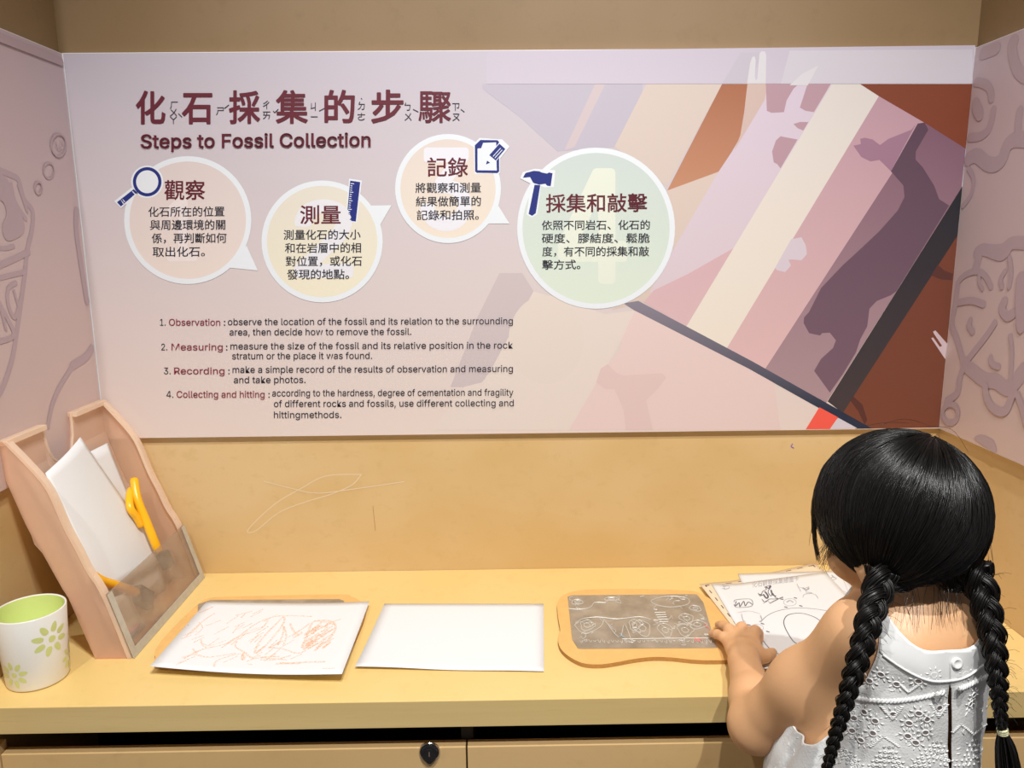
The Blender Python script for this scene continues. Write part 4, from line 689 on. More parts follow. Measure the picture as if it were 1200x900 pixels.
# raised picture lines on the metal plate
b = MB(); r2 = random.Random(3); zt = DZ+.0087
def pl2(u, v):   # u 0..1 left-right, v 0..1 back-front over the plate
    A, B, C, D = U(664,698,zt), U(820,696,zt), U(843,757,zt), U(674,757,zt)
    return A*(1-u)*(1-v)+B*u*(1-v)+C*u*v+D*(1-u)*v
def pline(pts, rad=.0009, closed=False): b.tube(spline([pl2(*p) for p in pts], 4, closed), rad, 5, closed, False, .8)
pline([(0,.28),(.08,.30),(.16,.26),(.2,.16),(.28,.16),(.3,.1)]); pline([(.62,.14),(.7,.06),(.8,.04),(.9,.1),(.88,.22),(.76,.27),(.66,.23)], closed=True)
pline([(.02,.62),(.08,.5),(.2,.46),(.34,.5),(.5,.46),(.58,.52)]); pline([(.02,.62),(.08,.78),(.2,.66),(.24,.52)]); pline([(.24,.5),(.32,.85),(.38,.6),(.4,.9)])
for cx, cy, rx, ry in ((.11,.62,.05,.1),(.66,.72,.05,.11),(.8,.72,.055,.1),(.84,.5,.05,.08),(.5,.68,.06,.13),(.07,.14,.04,.06),(.33,.08,.05,.04),(.93,.3,.04,.06),(.45,.62,.04,.1),(.9,.62,.06,.08)):
    ph = r2.random()*6; pline([(cx+rx*(1+.2*math.sin(3*t+ph))*math.cos(t), cy+ry*(1+.2*math.cos(2*t+ph))*math.sin(t)) for t in [i*.62 for i in range(10)]], closed=True)
    pline([(cx+.45*rx*math.cos(t), cy+.45*ry*math.sin(t)) for t in [i*1.25 for i in range(5)]], closed=True)
for i in range(5): pline([(.62+.004*i, .38+.045*i), (.70, .375+.045*i)], .0008)
for i in range(60):
    x, y = r2.random()*.94+.03, r2.random()*.94+.03
    if .18 < x < .6 and .2 < y < .42: continue
    pts = [(x, y)]
    for k in range(r2.randint(2, 4)): pts.append((min(.98, max(.02, pts[-1][0]+r2.uniform(-.035, .035))), min(.98, max(.02, pts[-1][1]+r2.uniform(-.07, .07)))))
    pline(pts, .0007)
for i in range(30):
    x = .04+i*.031; pline([(x, .9+r2.uniform(-.02, .02)), (x+.012, .94+r2.uniform(-.03, .02)), (x+.02, .9)], .0007)
pline([(.34,.875),(.6,.868),(.98,.86)], .0006)
tag(b.build('embossed_relief', NT('worn_bright_metal').set(Base_Color=(0.62, 0.58, 0.51, 1), Metallic=0.3, Roughness=0.5), plate2), kind='stuff')
rwm, bwm = plain('red_wax_mark', (0.75, 0.22, 0.18, 1), .6), plain('blue_wax_mark', (0.3, 0.5, 0.65, 1), .6)
for pts, mt in (([(.84,.93),(.85,.87),(.858,.92),(.866,.88),(.87,.93),(.88,.88),(.892,.91),(.91,.90)], rwm), ([(.955,.6),(.96,.68)], rwm), ([(.965,.66),(.975,.72)], rwm), ([(.33,.78),(.345,.84),(.36,.86)], bwm)):
    MB().ribbon([pl2(*p)+Vector((0, 0, .0007)) for p in pts], .0014, (0, 0, 1)).build('wax_mark', mt, plate2)
# --- crayon drawing and blank sheet
def flat_sheet(name, c, zf, label, mat, n=16, solid=.00018):
    vv = []
    for i in range(n+1):
        for j in range(n+1):
            u, v = i/n, j/n; x = sum(a*b_ for a, b_ in zip([p.x for p in c], ((1-u)*(1-v), u*(1-v), u*v, (1-u)*v))); y = sum(a*b_ for a, b_ in zip([p.y for p in c], ((1-u)*(1-v), u*(1-v), u*v, (1-u)*v)))
            vv.append((x, y, zf(u, v)))
    b = MB().add(vv, [(i*(n+1)+j, (i+1)*(n+1)+j, (i+1)*(n+1)+j+1, i*(n+1)+j+1) for i in range(n) for j in range(n)])
    o = b.build(name, mat, None, True, solid=solid); recentre(o); return tag(o, label, 'paper')
dc = [U(242,706,DZ+.012), U(433,705,DZ+.012), U(401,794,DZ+.012), U(176,785,DZ+.012)]
dz_ = lambda u, v: DZ+.0095+.004*(2*abs(u-.5))**2+.0035*v*v+.001*math.sin(5*u+2*v)
draw = flat_sheet('crayon_drawing', dc, dz_, 'white sheet with orange crayon rubbing on the left board', papm)
def dp(x, y, l=0):  # a point on the drawing from its reading
    # solve for u, v on the quad
    p = U(x, y, DZ+.012); u, v = .5, .5
    for _ in range(12):
        q = dc[0]*(1-u)*(1-v)+dc[1]*u*(1-v)+dc[2]*u*v+dc[3]*(1-u)*v
        du = (dc[1]-dc[0])*(1-v)+(dc[2]-dc[3])*v; dv = (dc[3]-dc[0])*(1-u)+(dc[2]-dc[1])*u
        det = du.x*dv.y-du.y*dv.x; ex, ey = p.x-q.x, p.y-q.y
        u += (ex*dv.y-ey*dv.x)/det; v += (du.x*ey-du.y*ex)/det
    q = dc[0]*(1-u)*(1-v)+dc[1]*u*(1-v)+dc[2]*u*v+dc[3]*(1-u)*v
    return Vector((q.x, q.y, dz_(u, v)+.00035))
wax = NT('orange_wax_crayon'); wv = wax.coord(); wt_ = wax.n('ShaderNodeBsdfTransparent'); wm = wax.n('ShaderNodeMixShader')
wax.b.inputs['Base Color'].default_value = (1.0, 0.48, 0.20, 1); wax.b.inputs['Roughness'].default_value = .6
wax.l(wax.ramp(wax.noise(wv, 420, 3, .7), [(0.42, (.08,)*3+(1,)), (0.62, (.42,)*3+(1,))]), wm.inputs[0]); wax.l(wt_.outputs[0], wm.inputs[1]); wax.l(wax.b.outputs[0], wm.inputs[2]); wax.l(wm.outputs[0], wax.out.inputs[0])
DCR = (170, 690, 4.444); b = MB()
def crayon(pts, wd=.0024):
    b.ribbon(spline([dp(*p) for p in cr(*DCR, pts)], 3), wd, (0, 0, 1), joints=False)
for p, wd in (([(215,255),(300,175),(365,130)],.003), ([(190,270),(240,250)],.003), ([(200,375),(300,320),(440,280),(560,190),(640,150),(720,135),(870,138)],.0032), ([(430,285),(480,250),(600,205),(640,160)],.003),
  ([(570,330),(590,280),(640,220),(700,160),(722,140),(722,170),(680,230),(620,300),(575,335)],.0035), ([(690,290),(715,240),(722,190)],.003), ([(722,190),(735,240),(720,290)],.003), ([(755,175),(770,210),(800,240)],.004),
  ([(505,340),(520,355),(505,370),(515,330),(560,360),(640,350),(700,352)],.004), ([(600,368),(680,366),(760,345)],.003), ([(360,410),(370,380),(440,350),(500,335)],.003), ([(190,370),(260,350),(330,360),(470,335)],.003), ([(680,390),(760,388),(820,385),(940,388)],.004), ([(700,385),(790,392),(810,388)],.004),
  ([(470,140),(560,115)],.003), ([(520,130),(500,150)],.003), ([(280,180),(300,210),(260,250)],.002), ([(290,270),(300,300),(320,310)],.003), ([(640,300),(720,310),(790,335),(840,320)],.003), ([(880,160),(960,170),(1020,155)],.003), ([(250,320),(270,345)],.003), ([(925,425),(990,428)],.002),
  ([(480,270),(470,300),(520,330)],.003), ([(300,290),(340,300),(420,270)],.002), ([(160,410),(220,380)],.002), ([(530,390),(560,395)],.002), ([(600,355),(700,365),(740,370)],.003), ([(170,400),(260,360)],.002)): crayon(p, wd)
r3 = random.Random(5)
for i in range(30):                                   # dense hatch of the rubbed creature
    x0 = 820+r3.random()*110; y0 = 175+r3.random()*125; crayon([(x0, y0+22), (x0+30+r3.random()*30, y0-8)], .0035)
for p in ([(815,305),(840,250),(860,190),(880,165),(940,160),(985,175),(990,210),(960,260),(900,310),(880,325)],[(815,305),(870,280),(930,240),(985,205)],[(880,215),(900,190),(940,195),(950,175),(985,185)],[(840,290),(860,260),(880,275),(900,240),(930,250)],[(862,230),(885,215),(875,200)],[(820,310),(850,300),(870,270)]): crayon(p, .0042)
for i in range(46):
    x0, y0 = 180+r3.random()*600, 120+r3.random()*270; crayon([(x0, y0), (x0+35+r3.random()*45, y0-22-r3.random()*26)], .0022)
b.build('crayon_marks', wax.m, draw)
bc = [U(450.5,707,DZ+.002), U(637,707,DZ+.002), U(637.5,787,DZ+.002), U(416,783,DZ+.003)]
blank = flat_sheet('blank_sheet', bc, lambda u, v: DZ+.0011+.0040*(v**3)*(1-.9*u)**2+.0016*(v**4)*(.5+.5*math.sin(9*u)), 'plain white sheet lying between the two rubbing boards', papm)
b = MB(); fy = plain('faint_yellow_crayon', (0.80, 0.79, 0.70, 1), .6)
for p in ([(490,760),(500,752),(530,757),(545,748)],[(515,735),(525,742),(540,736)],[(455,748),(480,740),(470,752)],[(560,738),(600,742)]):
    b.ribbon(spline([U(x, y, DZ+.0036) for x, y in p], 4), .003, (0, 0, 1))
# --- worksheets
cream = plain('cream_paper', (0.80, 0.66, 0.46, 1), 0.6); inkp = plain('grey_ink', (0.12, 0.11, 0.13, 1), .7); inkl = plain('pale_grey_ink', (0.42, 0.41, 0.43, 1), .7)
tl0 = U(820,684,DZ+.0105); tr0 = U(955,658,DZ+.004); dx = (tr0-tl0); dn = Vector((dx.y, -dx.x, 0)).normalized()*.297*.985; 
e1 = (U(861,736,DZ+.0105)-tl0); e1 = e1.normalized()*.285
def zramp(x, y, base):  # sheets lie over the board's edge, then fall to the worktop
    t = min(1, max(0, (x-.36)/.09)); t = t*t*(3-2*t); return DZ+base+.0085*(1-t)
def wsheet(name, c, base, label, mat):
    return flat_sheet(name, c, lambda u, v: 0, label, mat) if False else _ws(name, c, base, label, mat)
def _ws(name, c, base, label, mat, n=20):
    vv = []
    for i in range(n+1):
        for j in range(n+1):
            u, v = i/n, j/n; p = c[0]*(1-u)*(1-v)+c[1]*u*(1-v)+c[2]*u*v+c[3]*(1-u)*v; vv.append((p.x, p.y, zramp(p.x, p.y, base)))
    o = MB().add(vv, [(i*(n+1)+j, (i+1)*(n+1)+j, (i+1)*(n+1)+j+1, i*(n+1)+j+1) for i in range(n) for j in range(n)]).build(name, mat, None, True, solid=.00018)
    recentre(o); return tag(o, label, 'paper')
cs = _ws('worksheet', [tl0, tr0, tr0+e1, tl0+e1], .0010, 'cream worksheet with dashed border under the white worksheet', cream)
b = MB(); dl = lambda t, s_, c_=(tl0, dx, e1): c_[0]+c_[1]*t+c_[2]*s_
for i in range(9):
    t = .10+i*.103
    for a, b_, in ((dl(t, .028), dl(t+.045, .028)), (dl(.035, t), dl(.035, t+.04))): b.ribbon([Vector((p.x, p.y, zramp(p.x, p.y, .00135))) for p in (a, b_)], .0022, (0, 0, 1))
for pts in ([(.035,.05),(.035,.03),(.06,.03)], [(.94,.03),(.965,.03),(.965,.055)]): b.ribbon([Vector((p.x, p.y, zramp(p.x, p.y, .00135))) for p in (dl(*q) for q in pts)], .003, (0, 0, 1))
b.build('dashed_border', plain('brown_ink', (0.16, 0.10, 0.10, 1), .6), cs)
rc = [U(948,669,DZ+.003), U(984.5,668,DZ+.003), U(1006.5,697,DZ+.003), U(1030,735,DZ+.003), U(960,745,DZ+.003)]
e2 = (U(1006.5,697,DZ+.003)-U(984.5,668,DZ+.003)).normalized()*.27; w2 = Vector((-.205, -.008, 0))
rs_ = _ws('worksheet', [rc[1]+w2, rc[1], rc[1]+e2, rc[1]+w2+e2], .0018, 'white worksheet whose right half shows beside the girl with faint shell drawings', papm)
a0 = U(834,683,DZ+.0115); a1 = U(967,669,DZ+.005); a3 = a0+(U(900,800,DZ+.004)-a0).normalized()*.292; 
ws = _ws('worksheet', [a0, a1, a1+(a3-a0), a3], .0028, 'top white worksheet with line drawings under the girl\'s left hand', papm)
def wp(x, y, base=.0032):
    p = U(x, y, DZ+.006)
    for _ in range(4): p = U(x, y, zramp(p.x, p.y, base))
    return p
b = MB(); b.use(inkp)
W3 = (820, 640, 5.625)
def wl(pts, wd=.0009, mat=inkp, origin=W3, n=5, cl=False): b.use(mat).ribbon(spline([wp(*p) for p in cr(*origin, pts)], n, cl), wd, (0, 0, 1))
wl([(405,495),(450,455),(520,425),(620,408),(720,410),(830,425),(920,455),(965,475)], .0010)
wl([(402,590),(430,640),(480,690),(545,720)], .0014)
wl([(830,525),(770,475),(700,448),(640,442),(580,455),(555,490),(560,530),(585,580),(620,630),(670,658),(615,670),(602,695),(615,712)], .0015)
lettering(b.use(inkl), '化石觀察採集繪圖卡', (881.5, 688), (936, 680.5), 7.5, wp)
for cx, cy in ((595, 370), (378, 540)):
    wl([(cx+42*math.cos(t), cy+24*math.sin(t)) for t in [i*.7 for i in range(9)]], .0008, inkl, cl=True); wl([(cx-22, cy), (cx, cy-12), (cx+20, cy)], .0022, inkl)
    for sx, sy in ((-28,30),(70,22),(35,-30),(-55,-22)): wl([(cx+sx-8, cy+sy), (cx+sx+8, cy+sy+4)], .0028)
wl([(385,310),(400,330),(415,300),(440,285),(430,270),(470,265),(450,300),(470,330),(480,310),(500,340),(515,345),(490,350),(460,350),(430,370),(410,350)], .0012)
wl([(430,300),(450,330),(440,345),(420,320)], .003); wl([(470,290),(480,320),(500,330)], .0028); wl([(435,268),(455,280),(465,262)], .0028); wl([(395,318),(410,325)], .003)
wl([(420,380),(440,360),(460,372)], .0008, inkl)
wl([(225,370),(240,355),(330,350),(350,380),(330,400),(245,405),(225,385)], .0009, inkp); wl([(240,365),(236,395),(260,375),(265,400),(290,365),(300,395),(320,370),(345,385)], .0014)
wl([(650,270),(690,280),(720,270),(700,300),(740,310),(690,320),(680,340)], .0009, inkl); wl([(680,275),(700,290),(720,280)], .0025, inkl); wl([(700,310),(760,320),(780,345)], .0008, inkl); wl([(640,250),(655,280),(665,300)], .0009, inkl)
wl([(145,262),(160,258),(158,270),(175,262),(190,262)], .001, inkl); wl([(145,280),(165,278),(160,286),(190,280),(196,270)], .001, inkl)
wl([(275,450),(285,490),(300,500)], .0012, inkl); wl([(400,460),(410,490),(395,500)], .0018, inkl); wl([(250,440),(330,430),(400,450)], .0007, inkl)
wl([(510,740),(540,730),(600,735)], .0012); wl([(520,760),(535,800),(545,790),(525,775)], .0020); wl([(545,750),(585,745),(590,770),(560,780)], .0012)
wl([(460,380),(540,340),(545,345)], .0012)
b.build('line_drawing', None, ws)
b = MB(); wpr = lambda x, y: wp(x, y, .0021)
for pts, wd, mt in (([(845,200),(860,215),(880,200),(900,215),(870,222),(850,210)], .0018, inkl), ([(870,190),(885,208)], .0025, inkl), ([(835,170),(850,250),(870,300)], .0007, inkl), ([(845,300),(880,290),(960,300),(965,340),(940,355),(870,350),(845,320),(860,300)], .0008, inkl), ([(870,300),(900,330),(930,310)], .0006, inkl), ([(930,180),(970,280),(1000,350)], .0007, inkl),
   ([(895,400),(920,420),(905,430),(940,425),(960,445),(985,430),(960,400),(990,390),(1010,400),(985,440),(1010,430)], .0015, inkp), ([(900,405),(915,415)], .003, inkp), ([(960,380),(975,395)], .003, inkl), ([(945,470),(960,475)], .004, inkp)):
    b.use(mt).ribbon(spline([wpr(*p) for p in cr(*W3, pts)], 4), wd, (0, 0, 1))
b.build('line_drawing', None, rs_)
# ------------------------------------------------------------------ the girl: distance-field modelling, one continuous skin
class Field:
    def __init__(s, lo, hi, h):
        s.lo = np.array(lo, float); s.h = h; s.n = np.ceil((np.array(hi)-s.lo)/h).astype(int)+1
        s.F = np.full(tuple(s.n), 0.08, np.float32); s.ax = [s.lo[i]+h*np.arange(s.n[i]) for i in range(3)]
    def _box(s, lo, hi, pad):
        a = np.maximum(0, np.floor((np.array(lo)-pad-s.lo)/s.h).astype(int)); b = np.minimum(s.n, np.ceil((np.array(hi)+pad-s.lo)/s.h).astype(int)+1)
        if (b <= a).any(): return None, None
        g = np.meshgrid(*[s.ax[i][a[i]:b[i]] for i in range(3)], indexing='ij'); return tuple(slice(a[i], b[i]) for i in range(3)), np.stack(g, -1)
    def put(s, lo, hi, fn, k, sub=False):
        sl, P_ = s._box(lo, hi, 0.03+k)
        if sl is None: return
        d = fn(P_).astype(np.float32); F = s.F[sl]
        if sub:
            d = -d; h = np.clip(0.5-0.5*(F-d)/k, 0, 1); s.F[sl] = F*(1-h)+d*h+k*h*(1-h)
        else:
            h = np.clip(0.5+0.5*(F-d)/k, 0, 1); s.F[sl] = F*(1-h)+d*h-k*h*(1-h)
    def cone(s, a, b, ra, rb, k=0.012, sub=False):
        a = np.array(a, float); b = np.array(b, float); ab = b-a; L2 = max(1e-12, ab@ab)
        def fn(P_):
            t = np.clip(((P_-a)@ab)/L2, 0, 1); return np.linalg.norm(P_-a-t[..., None]*ab, axis=-1)-(ra+(rb-ra)*t)
        m_ = max(ra, rb); s.put(np.minimum(a, b)-m_, np.maximum(a, b)+m_, fn, k, sub)
    def ell(s, c, r, k=0.015, Rm_=None, sub=False):
        c = np.array(c, float); r = np.array(r, float); Q = np.eye(3) if Rm_ is None else np.array(Rm_); r = r if Rm_ is None else r*HS
        def fn(P_):
            q = (P_-c)@Q.T; a = np.linalg.norm(q/r, axis=-1); b = np.linalg.norm(q/(r*r), axis=-1); return a*(a-1)/np.maximum(b, 1e-6)
        s.put(c-r.max(), c+r.max(), fn, k, sub)
    def nets(s):
        F = s.F; S_ = F < 0; nx, ny, nz = F.shape
        c = np.zeros((nx-1, ny-1, nz-1), np.int8)
        cor = [(i, j, k) for i in (0, 1) for j in (0, 1) for k in (0, 1)]
        for i, j, k in cor: c += S_[i:nx-1+i, j:ny-1+j, k:nz-1+k]
        act = np.argwhere((c > 0) & (c < 8)); idx = -np.ones(c.shape, np.int32); idx[tuple(act.T)] = np.arange(len(act))
        acc = np.zeros((len(act), 3)); cnt = np.zeros(len(act))
        for a in cor:
            for ax in range(3):
                if a[ax]: continue
                b = list(a); b[ax] = 1; pa = act+np.array(a); pb = act+np.array(b)
                fa = F[tuple(pa.T)]; fb = F[tuple(pb.T)]; m_ = (fa < 0) != (fb < 0); t = np.where(m_, fa/np.where(m_, fa-fb, 1), 0)
                acc[m_] += (pa+(pb-pa)*t[:, None])[m_]; cnt[m_] += 1
        V = s.lo+s.h*acc/cnt[:, None]; Q = []
        for ax in range(3):
            u, v = (ax+1) % 3, (ax+2) % 3; sl0 = [slice(0, None)]*3; sl1 = [slice(0, None)]*3; sl0[ax] = slice(0, -1); sl1[ax] = slice(1, None)
            e = np.argwhere(S_[tuple(sl0)] != S_[tuple(sl1)]); e = e[(e[:, u] > 0) & (e[:, v] > 0) & (e[:, u] < F.shape[u]-1) & (e[:, v] < F.shape[v]-1)]
            ins = S_[tuple(e.T)]; q = []
            for du, dv in ((-1, -1), (0, -1), (0, 0), (-1, 0)):
                w_ = e.copy(); w_[:, u] += du; w_[:, v] += dv; q.append(idx[tuple(w_.T)])
            q = np.stack(q, 1); q[~ins] = q[~ins][:, ::-1]; Q.append(q)
        return V, np.concatenate(Q)
    def grad(s, V):
        def at(P_):
            g = (P_-s.lo)/s.h; i = np.clip(np.floor(g).astype(int), 0, s.n-2); f = g-i; r = 0
            for a in (0, 1):
                for b in (0, 1):
                    for c in (0, 1):
                        w_ = (f[:, 0] if a else 1-f[:, 0])*(f[:, 1] if b else 1-f[:, 1])*(f[:, 2] if c else 1-f[:, 2]); r = r+w_*s.F[i[:, 0]+a, i[:, 1]+b, i[:, 2]+c]
            return r
        return at(V)
def tri_clip(V, Tr, keepf):
    "keeps the part of a triangle mesh where keepf(V) > 0, cutting triangles cleanly"
    k = keepf(V); V = [tuple(v) for v in V]; out = []; cache = {}
    def cut(a, b):
        e = (a, b) if a < b else (b, a)
        if e not in cache:
            t = k[e[0]]/(k[e[0]]-k[e[1]]); t = min(.98, max(.02, t)); A, B = V[e[0]], V[e[1]]; V.append(tuple(A[i]+(B[i]-A[i])*t for i in range(3))); cache[e] = len(V)-1
        return cache[e]
    for t in Tr:
        s_ = [k[i] > 0 for i in t]; n_ = sum(s_)
        if n_ == 3: out.append(tuple(t))
        elif n_ == 0: continue
        else:
            j = s_.index(True) if n_ == 1 else s_.index(False); a, b, c = t[j], t[(j+1) % 3], t[(j+2) % 3]
            ab, ac = cut(a, b), cut(a, c)
            if n_ == 1: out.append((a, ab, ac))
            else: out += [(ab, b, c), (ab, c, ac)]
    V = np.array(V); used = np.unique(np.array(out)); mp = -np.ones(len(V), int); mp[used] = np.arange(len(used))
    return V[used], mp[np.array(out)]
def mesh_np(name, V, Fq, mat, parent, solid=0, mats=None, mi=None):
    org = np.array(parent_world(parent)) if parent else 0
    me = bpy.data.meshes.new(name); me.from_pydata((V-org).tolist(), [], Fq.tolist())
    for q in (mats or [mat]): me.materials.append(q)
    if mi is not None: me.polygons.foreach_set('material_index', mi)
    me.polygons.foreach_set('use_smooth', [True]*len(me.polygons)); me.update()
    o = bpy.data.objects.new(name, me); COL.objects.link(o); o.parent = parent
    if solid: md = o.modifiers.new('solid', 'SOLIDIFY'); md.thickness = solid; md.offset = 1
    return o
HS = 0.92
HC = np.array((.4425, .832, .917)); yw, pt_ = math.radians(25), math.radians(24)
HF = np.array((-math.sin(yw)*math.cos(pt_), math.cos(yw)*math.cos(pt_), -math.sin(pt_))); HR = np.array((math.cos(yw), math.sin(yw), 0)); HU = np.cross(HR, HF)
HM = np.stack([HR, HF, HU])                              # rows: head axes right, forward, up
def hd(r, f, u): return HC+(HR*r+HF*f+HU*u)*HS
girl = thing('person', (.43, .80, 0), 'small girl with two long black braids and white sleeveless eyelet dress seen from behind', 'person')
SL, SR = (.400, .800, .792), (.508, .815, .822)
body = Field((.255, .60, .0), (.665, 1.24, 1.04), .0026)
B = body
B.ell((.462, .806, .775), (.072, .055, .085), .02); B.ell((.448, .81, .70), (.080, .060, .09), .03); B.ell((.430, .81, .63), (.088, .068, .085), .03); B.ell((.420, .81, .56), (.092, .074, .07), .03)
B.cone(SL, SR, .034, .034, .03); B.cone((.44, .775, .79), (.50, .785, .80), .035, .035, .02)
B.cone((.468, .815, .79), (.455, .834, .885), .037, .033, .018)
# left arm, elbow on the worktop's edge, hand on the sheets
EL, WR = (.323, .902, .611), (.3535, 1.052, .6135)
B.cone(SL, (.362, .852, .70), .035, .0360, .03); B.cone((.362, .852, .70), EL, .0360, .0335, .03); B.cone(EL, (.336, .955, .614), .0325, .0305, .015)
B.cone((.336, .955, .614), WR, .0305, .0215, .012)
B.ell((.365, 1.092, .6105), (.0265, .036, .0145), .012); B.cone(WR, (.361, 1.085, .612), .0205, .018, .012); B.cone((.352, 1.085, .608), (.351, 1.11, .606), .0115, .0095, .008); B.cone((.380, 1.085, .609), (.386, 1.115, .609), .013, .011, .008)
def finger(pts, rs, k=.0035):
    for i in range(len(pts)-1): B.cone(pts[i], pts[i+1], rs[i], rs[i+1], k if i else .006)
finger([(.351,1.108,.607), (.3450,1.130,.6090), (.3400,1.148,.6040), (.3365,1.162,.5975)], [.0090,.0080,.0074,.0066])          # little
finger([(.362,1.118,.610), (.3590,1.148,.6130), (.3560,1.170,.6070), (.3540,1.188,.5985)], [.0095,.0084,.0078,.0068])          # ring
finger([(.374,1.120,.611), (.3795,1.148,.6150), (.3840,1.164,.6070), (.3850,1.168,.5985)], [.0098,.0090,.0082,.0072])         # middle, bent down
finger([(.387,1.116,.611), (.3975,1.138,.6140), (.4050,1.146,.6060), (.4060,1.142,.5975)], [.0100,.0090,.0082,.0072])         # index, curled under
finger([(.378,1.072,.606), (.3950,1.082,.6030), (.4080,1.094,.5990), (.4150,1.105,.5955)], [.0120,.0100,.0085,.0075])         # thumb
# right arm in front of the body, hand resting on the sheets
B.cone(SR, (.546, .872, .735), .035, .034, .02); B.cone((.546, .872, .735), (.548, .932, .640), .034, .0300, .015); B.cone((.548, .932, .640), (.538, 1.055, .615), .0300, .0215, .012)
B.ell((.535, 1.092, .609), (.027, .035, .0140), .012); B.cone((.538, 1.055, .615), (.537, 1.085, .612), .0205, .017, .012)
for (bx, tx, ty) in ((.553, .560, 1.158), (.543, .546, 1.176), (.532, .530, 1.180), (.521, .514, 1.170)):
    finger([(bx, 1.112, .609), ((bx*.6+tx*.4), 1.112+(ty-1.112)*.45, .6115), ((bx+tx*3)/4, 1.112+(ty-1.112)*.8, .604), (tx, ty, .5965)], [.0098, .0084, .0077, .0067])
finger([(.520,1.075,.606), (.505,1.092,.603), (.497,1.110,.597)], [.0115,.0095,.0078])
# legs and feet
for x0, s_ in ((.378, -1), (.460, 1)):
    B.cone((x0, .812, .54), (x0+s_*.004, .818, .30), .052, .036, .02); B.cone((x0+s_*.004, .818, .30), (x0+s_*.006, .80, .19), .035, .034, .012); B.cone((x0+s_*.006, .80, .19), (x0+s_*.006, .795, .055), .033, .0215, .012)
    B.cone((x0+s_*.006, .79, .030), (x0+s_*.012, .875, .020), .022, .019, .012); B.cone((x0+s_*.012, .875, .020), (x0+s_*.014, .905, .016), .021, .014, .01)
# head
B.ell(hd(0, -.006, .012), (.0735, .0885, .080), .01, HM); B.ell(hd(0, .026, -.032), (.0600, .0570, .0560), .02, HM); B.ell(hd(0, .062, -.074), (.020, .017, .014), .02, HM)
for s_ in (-1, 1):
    B.ell(hd(s_*.034, .052, -.040), (.026, .028, .026), .012, HM); B.ell(hd(s_*.031, .088, -.006), (.016, .010, .009), .008, HM, True)
    B.ell(hd(s_*.031, .074, -.008), (.0125, .0125, .0105), .003, HM)
    B.ell(hd(s_*.0745, -.006, -.036), (.0075, .0165, .0245), .005, HM); B.ell(hd(s_*.0830, -.002, -.033), (.0050, .0095, .0150), .004, HM, True); B.ell(hd(s_*.072, -.002, -.060), (.006, .008, .008), .006, HM)
B.cone(hd(0, .080, .000), hd(0, .092, -.026), .0065, .0085, .008)
for s_ in (-1, 1): B.ell(hd(s_*.0075, .088, -.030), (.0055, .006, .005), .004, HM)
B.ell(hd(0, .083, -.0475), (.0155, .0075, .0042), .003, HM); B.ell(hd(0, .0825, -.0555), (.0130, .0075, .0045), .003, HM); B.ell(hd(0, .0925, -.0515), (.016, .005, .0010), .0015, HM, True)
V, Q = body.nets()
skin = NT('warm_child_skin'); sv = skin.coord()
skin.l(skin.mix(skin.noise(sv, 18, 4), (0.68, 0.375, 0.185, 1), (0.74, 0.425, 0.22, 1)), skin.b.inputs['Base Color']); skin.b.inputs['Roughness'].default_value = .46
skin.b.inputs['Subsurface Weight'].default_value = .12; skin.b.inputs['Subsurface Radius'].default_value = (1, .35, .2); skin.b.inputs['Subsurface Scale'].default_value = .006; skin.bump(skin.noise(sv, 500, 3), .05, .0005)
lips = plain('rose_lips', (0.60, 0.22, 0.18, 1), .4)
ctr = V[Q].mean(1); q_ = (ctr-hd(0, .0875, -.0515))@HM.T; mi = ((np.abs(q_[:, 0]) < .015) & (np.abs(q_[:, 2]) < .0085*(1-(q_[:, 0]/.016)**2)) & (np.abs(q_[:, 1]) < .012)).astype(int)
mesh_np('body', V, Q, None, girl, mats=[skin.m, lips], mi=mi.tolist())
eyew = plain('eye_white', (0.75, 0.73, 0.70, 1), .2); eyed = plain('dark_brown_iris', (0.03, 0.015, 0.01, 1), .1)
def ball(b, c, r, Mx, n=16):
    c = np.array(c); vs_ = [c+(np.array((r[0]*math.sin(math.pi*i/n)*math.cos(2*math.pi*j/n), r[1]*math.sin(math.pi*i/n)*math.sin(2*math.pi*j/n), r[2]*math.cos(math.pi*i/n)))@Mx) for i in range(n+1) for j in range(n)]
    return b.add([tuple(v) for v in vs_], [(i*n+j, i*n+(j+1) % n, (i+1)*n+(j+1) % n, (i+1)*n+j) for i in range(n) for j in range(n)])
for s_ in (-1, 1):
    e = MB(); e.use(eyew); ball(e, hd(s_*.031, .0775, -.0085), (.0098, .0100, .0052), HM); e.use(eyed); ball(e, hd(s_*.030, .0860, -.0095), (.0048, .0028, .0046), HM); e.build('eye', None, girl, True)
    e = MB(); e.tube([tuple(hd(s_*x, f, u)) for x, f, u in ((.018, .0845, .010), (.028, .086, .0135), (.040, .080, .011))], .0016, 6); e.build('eyebrow', plain('black_eyebrow', (.02, .015, .012, 1), .7), girl, True)
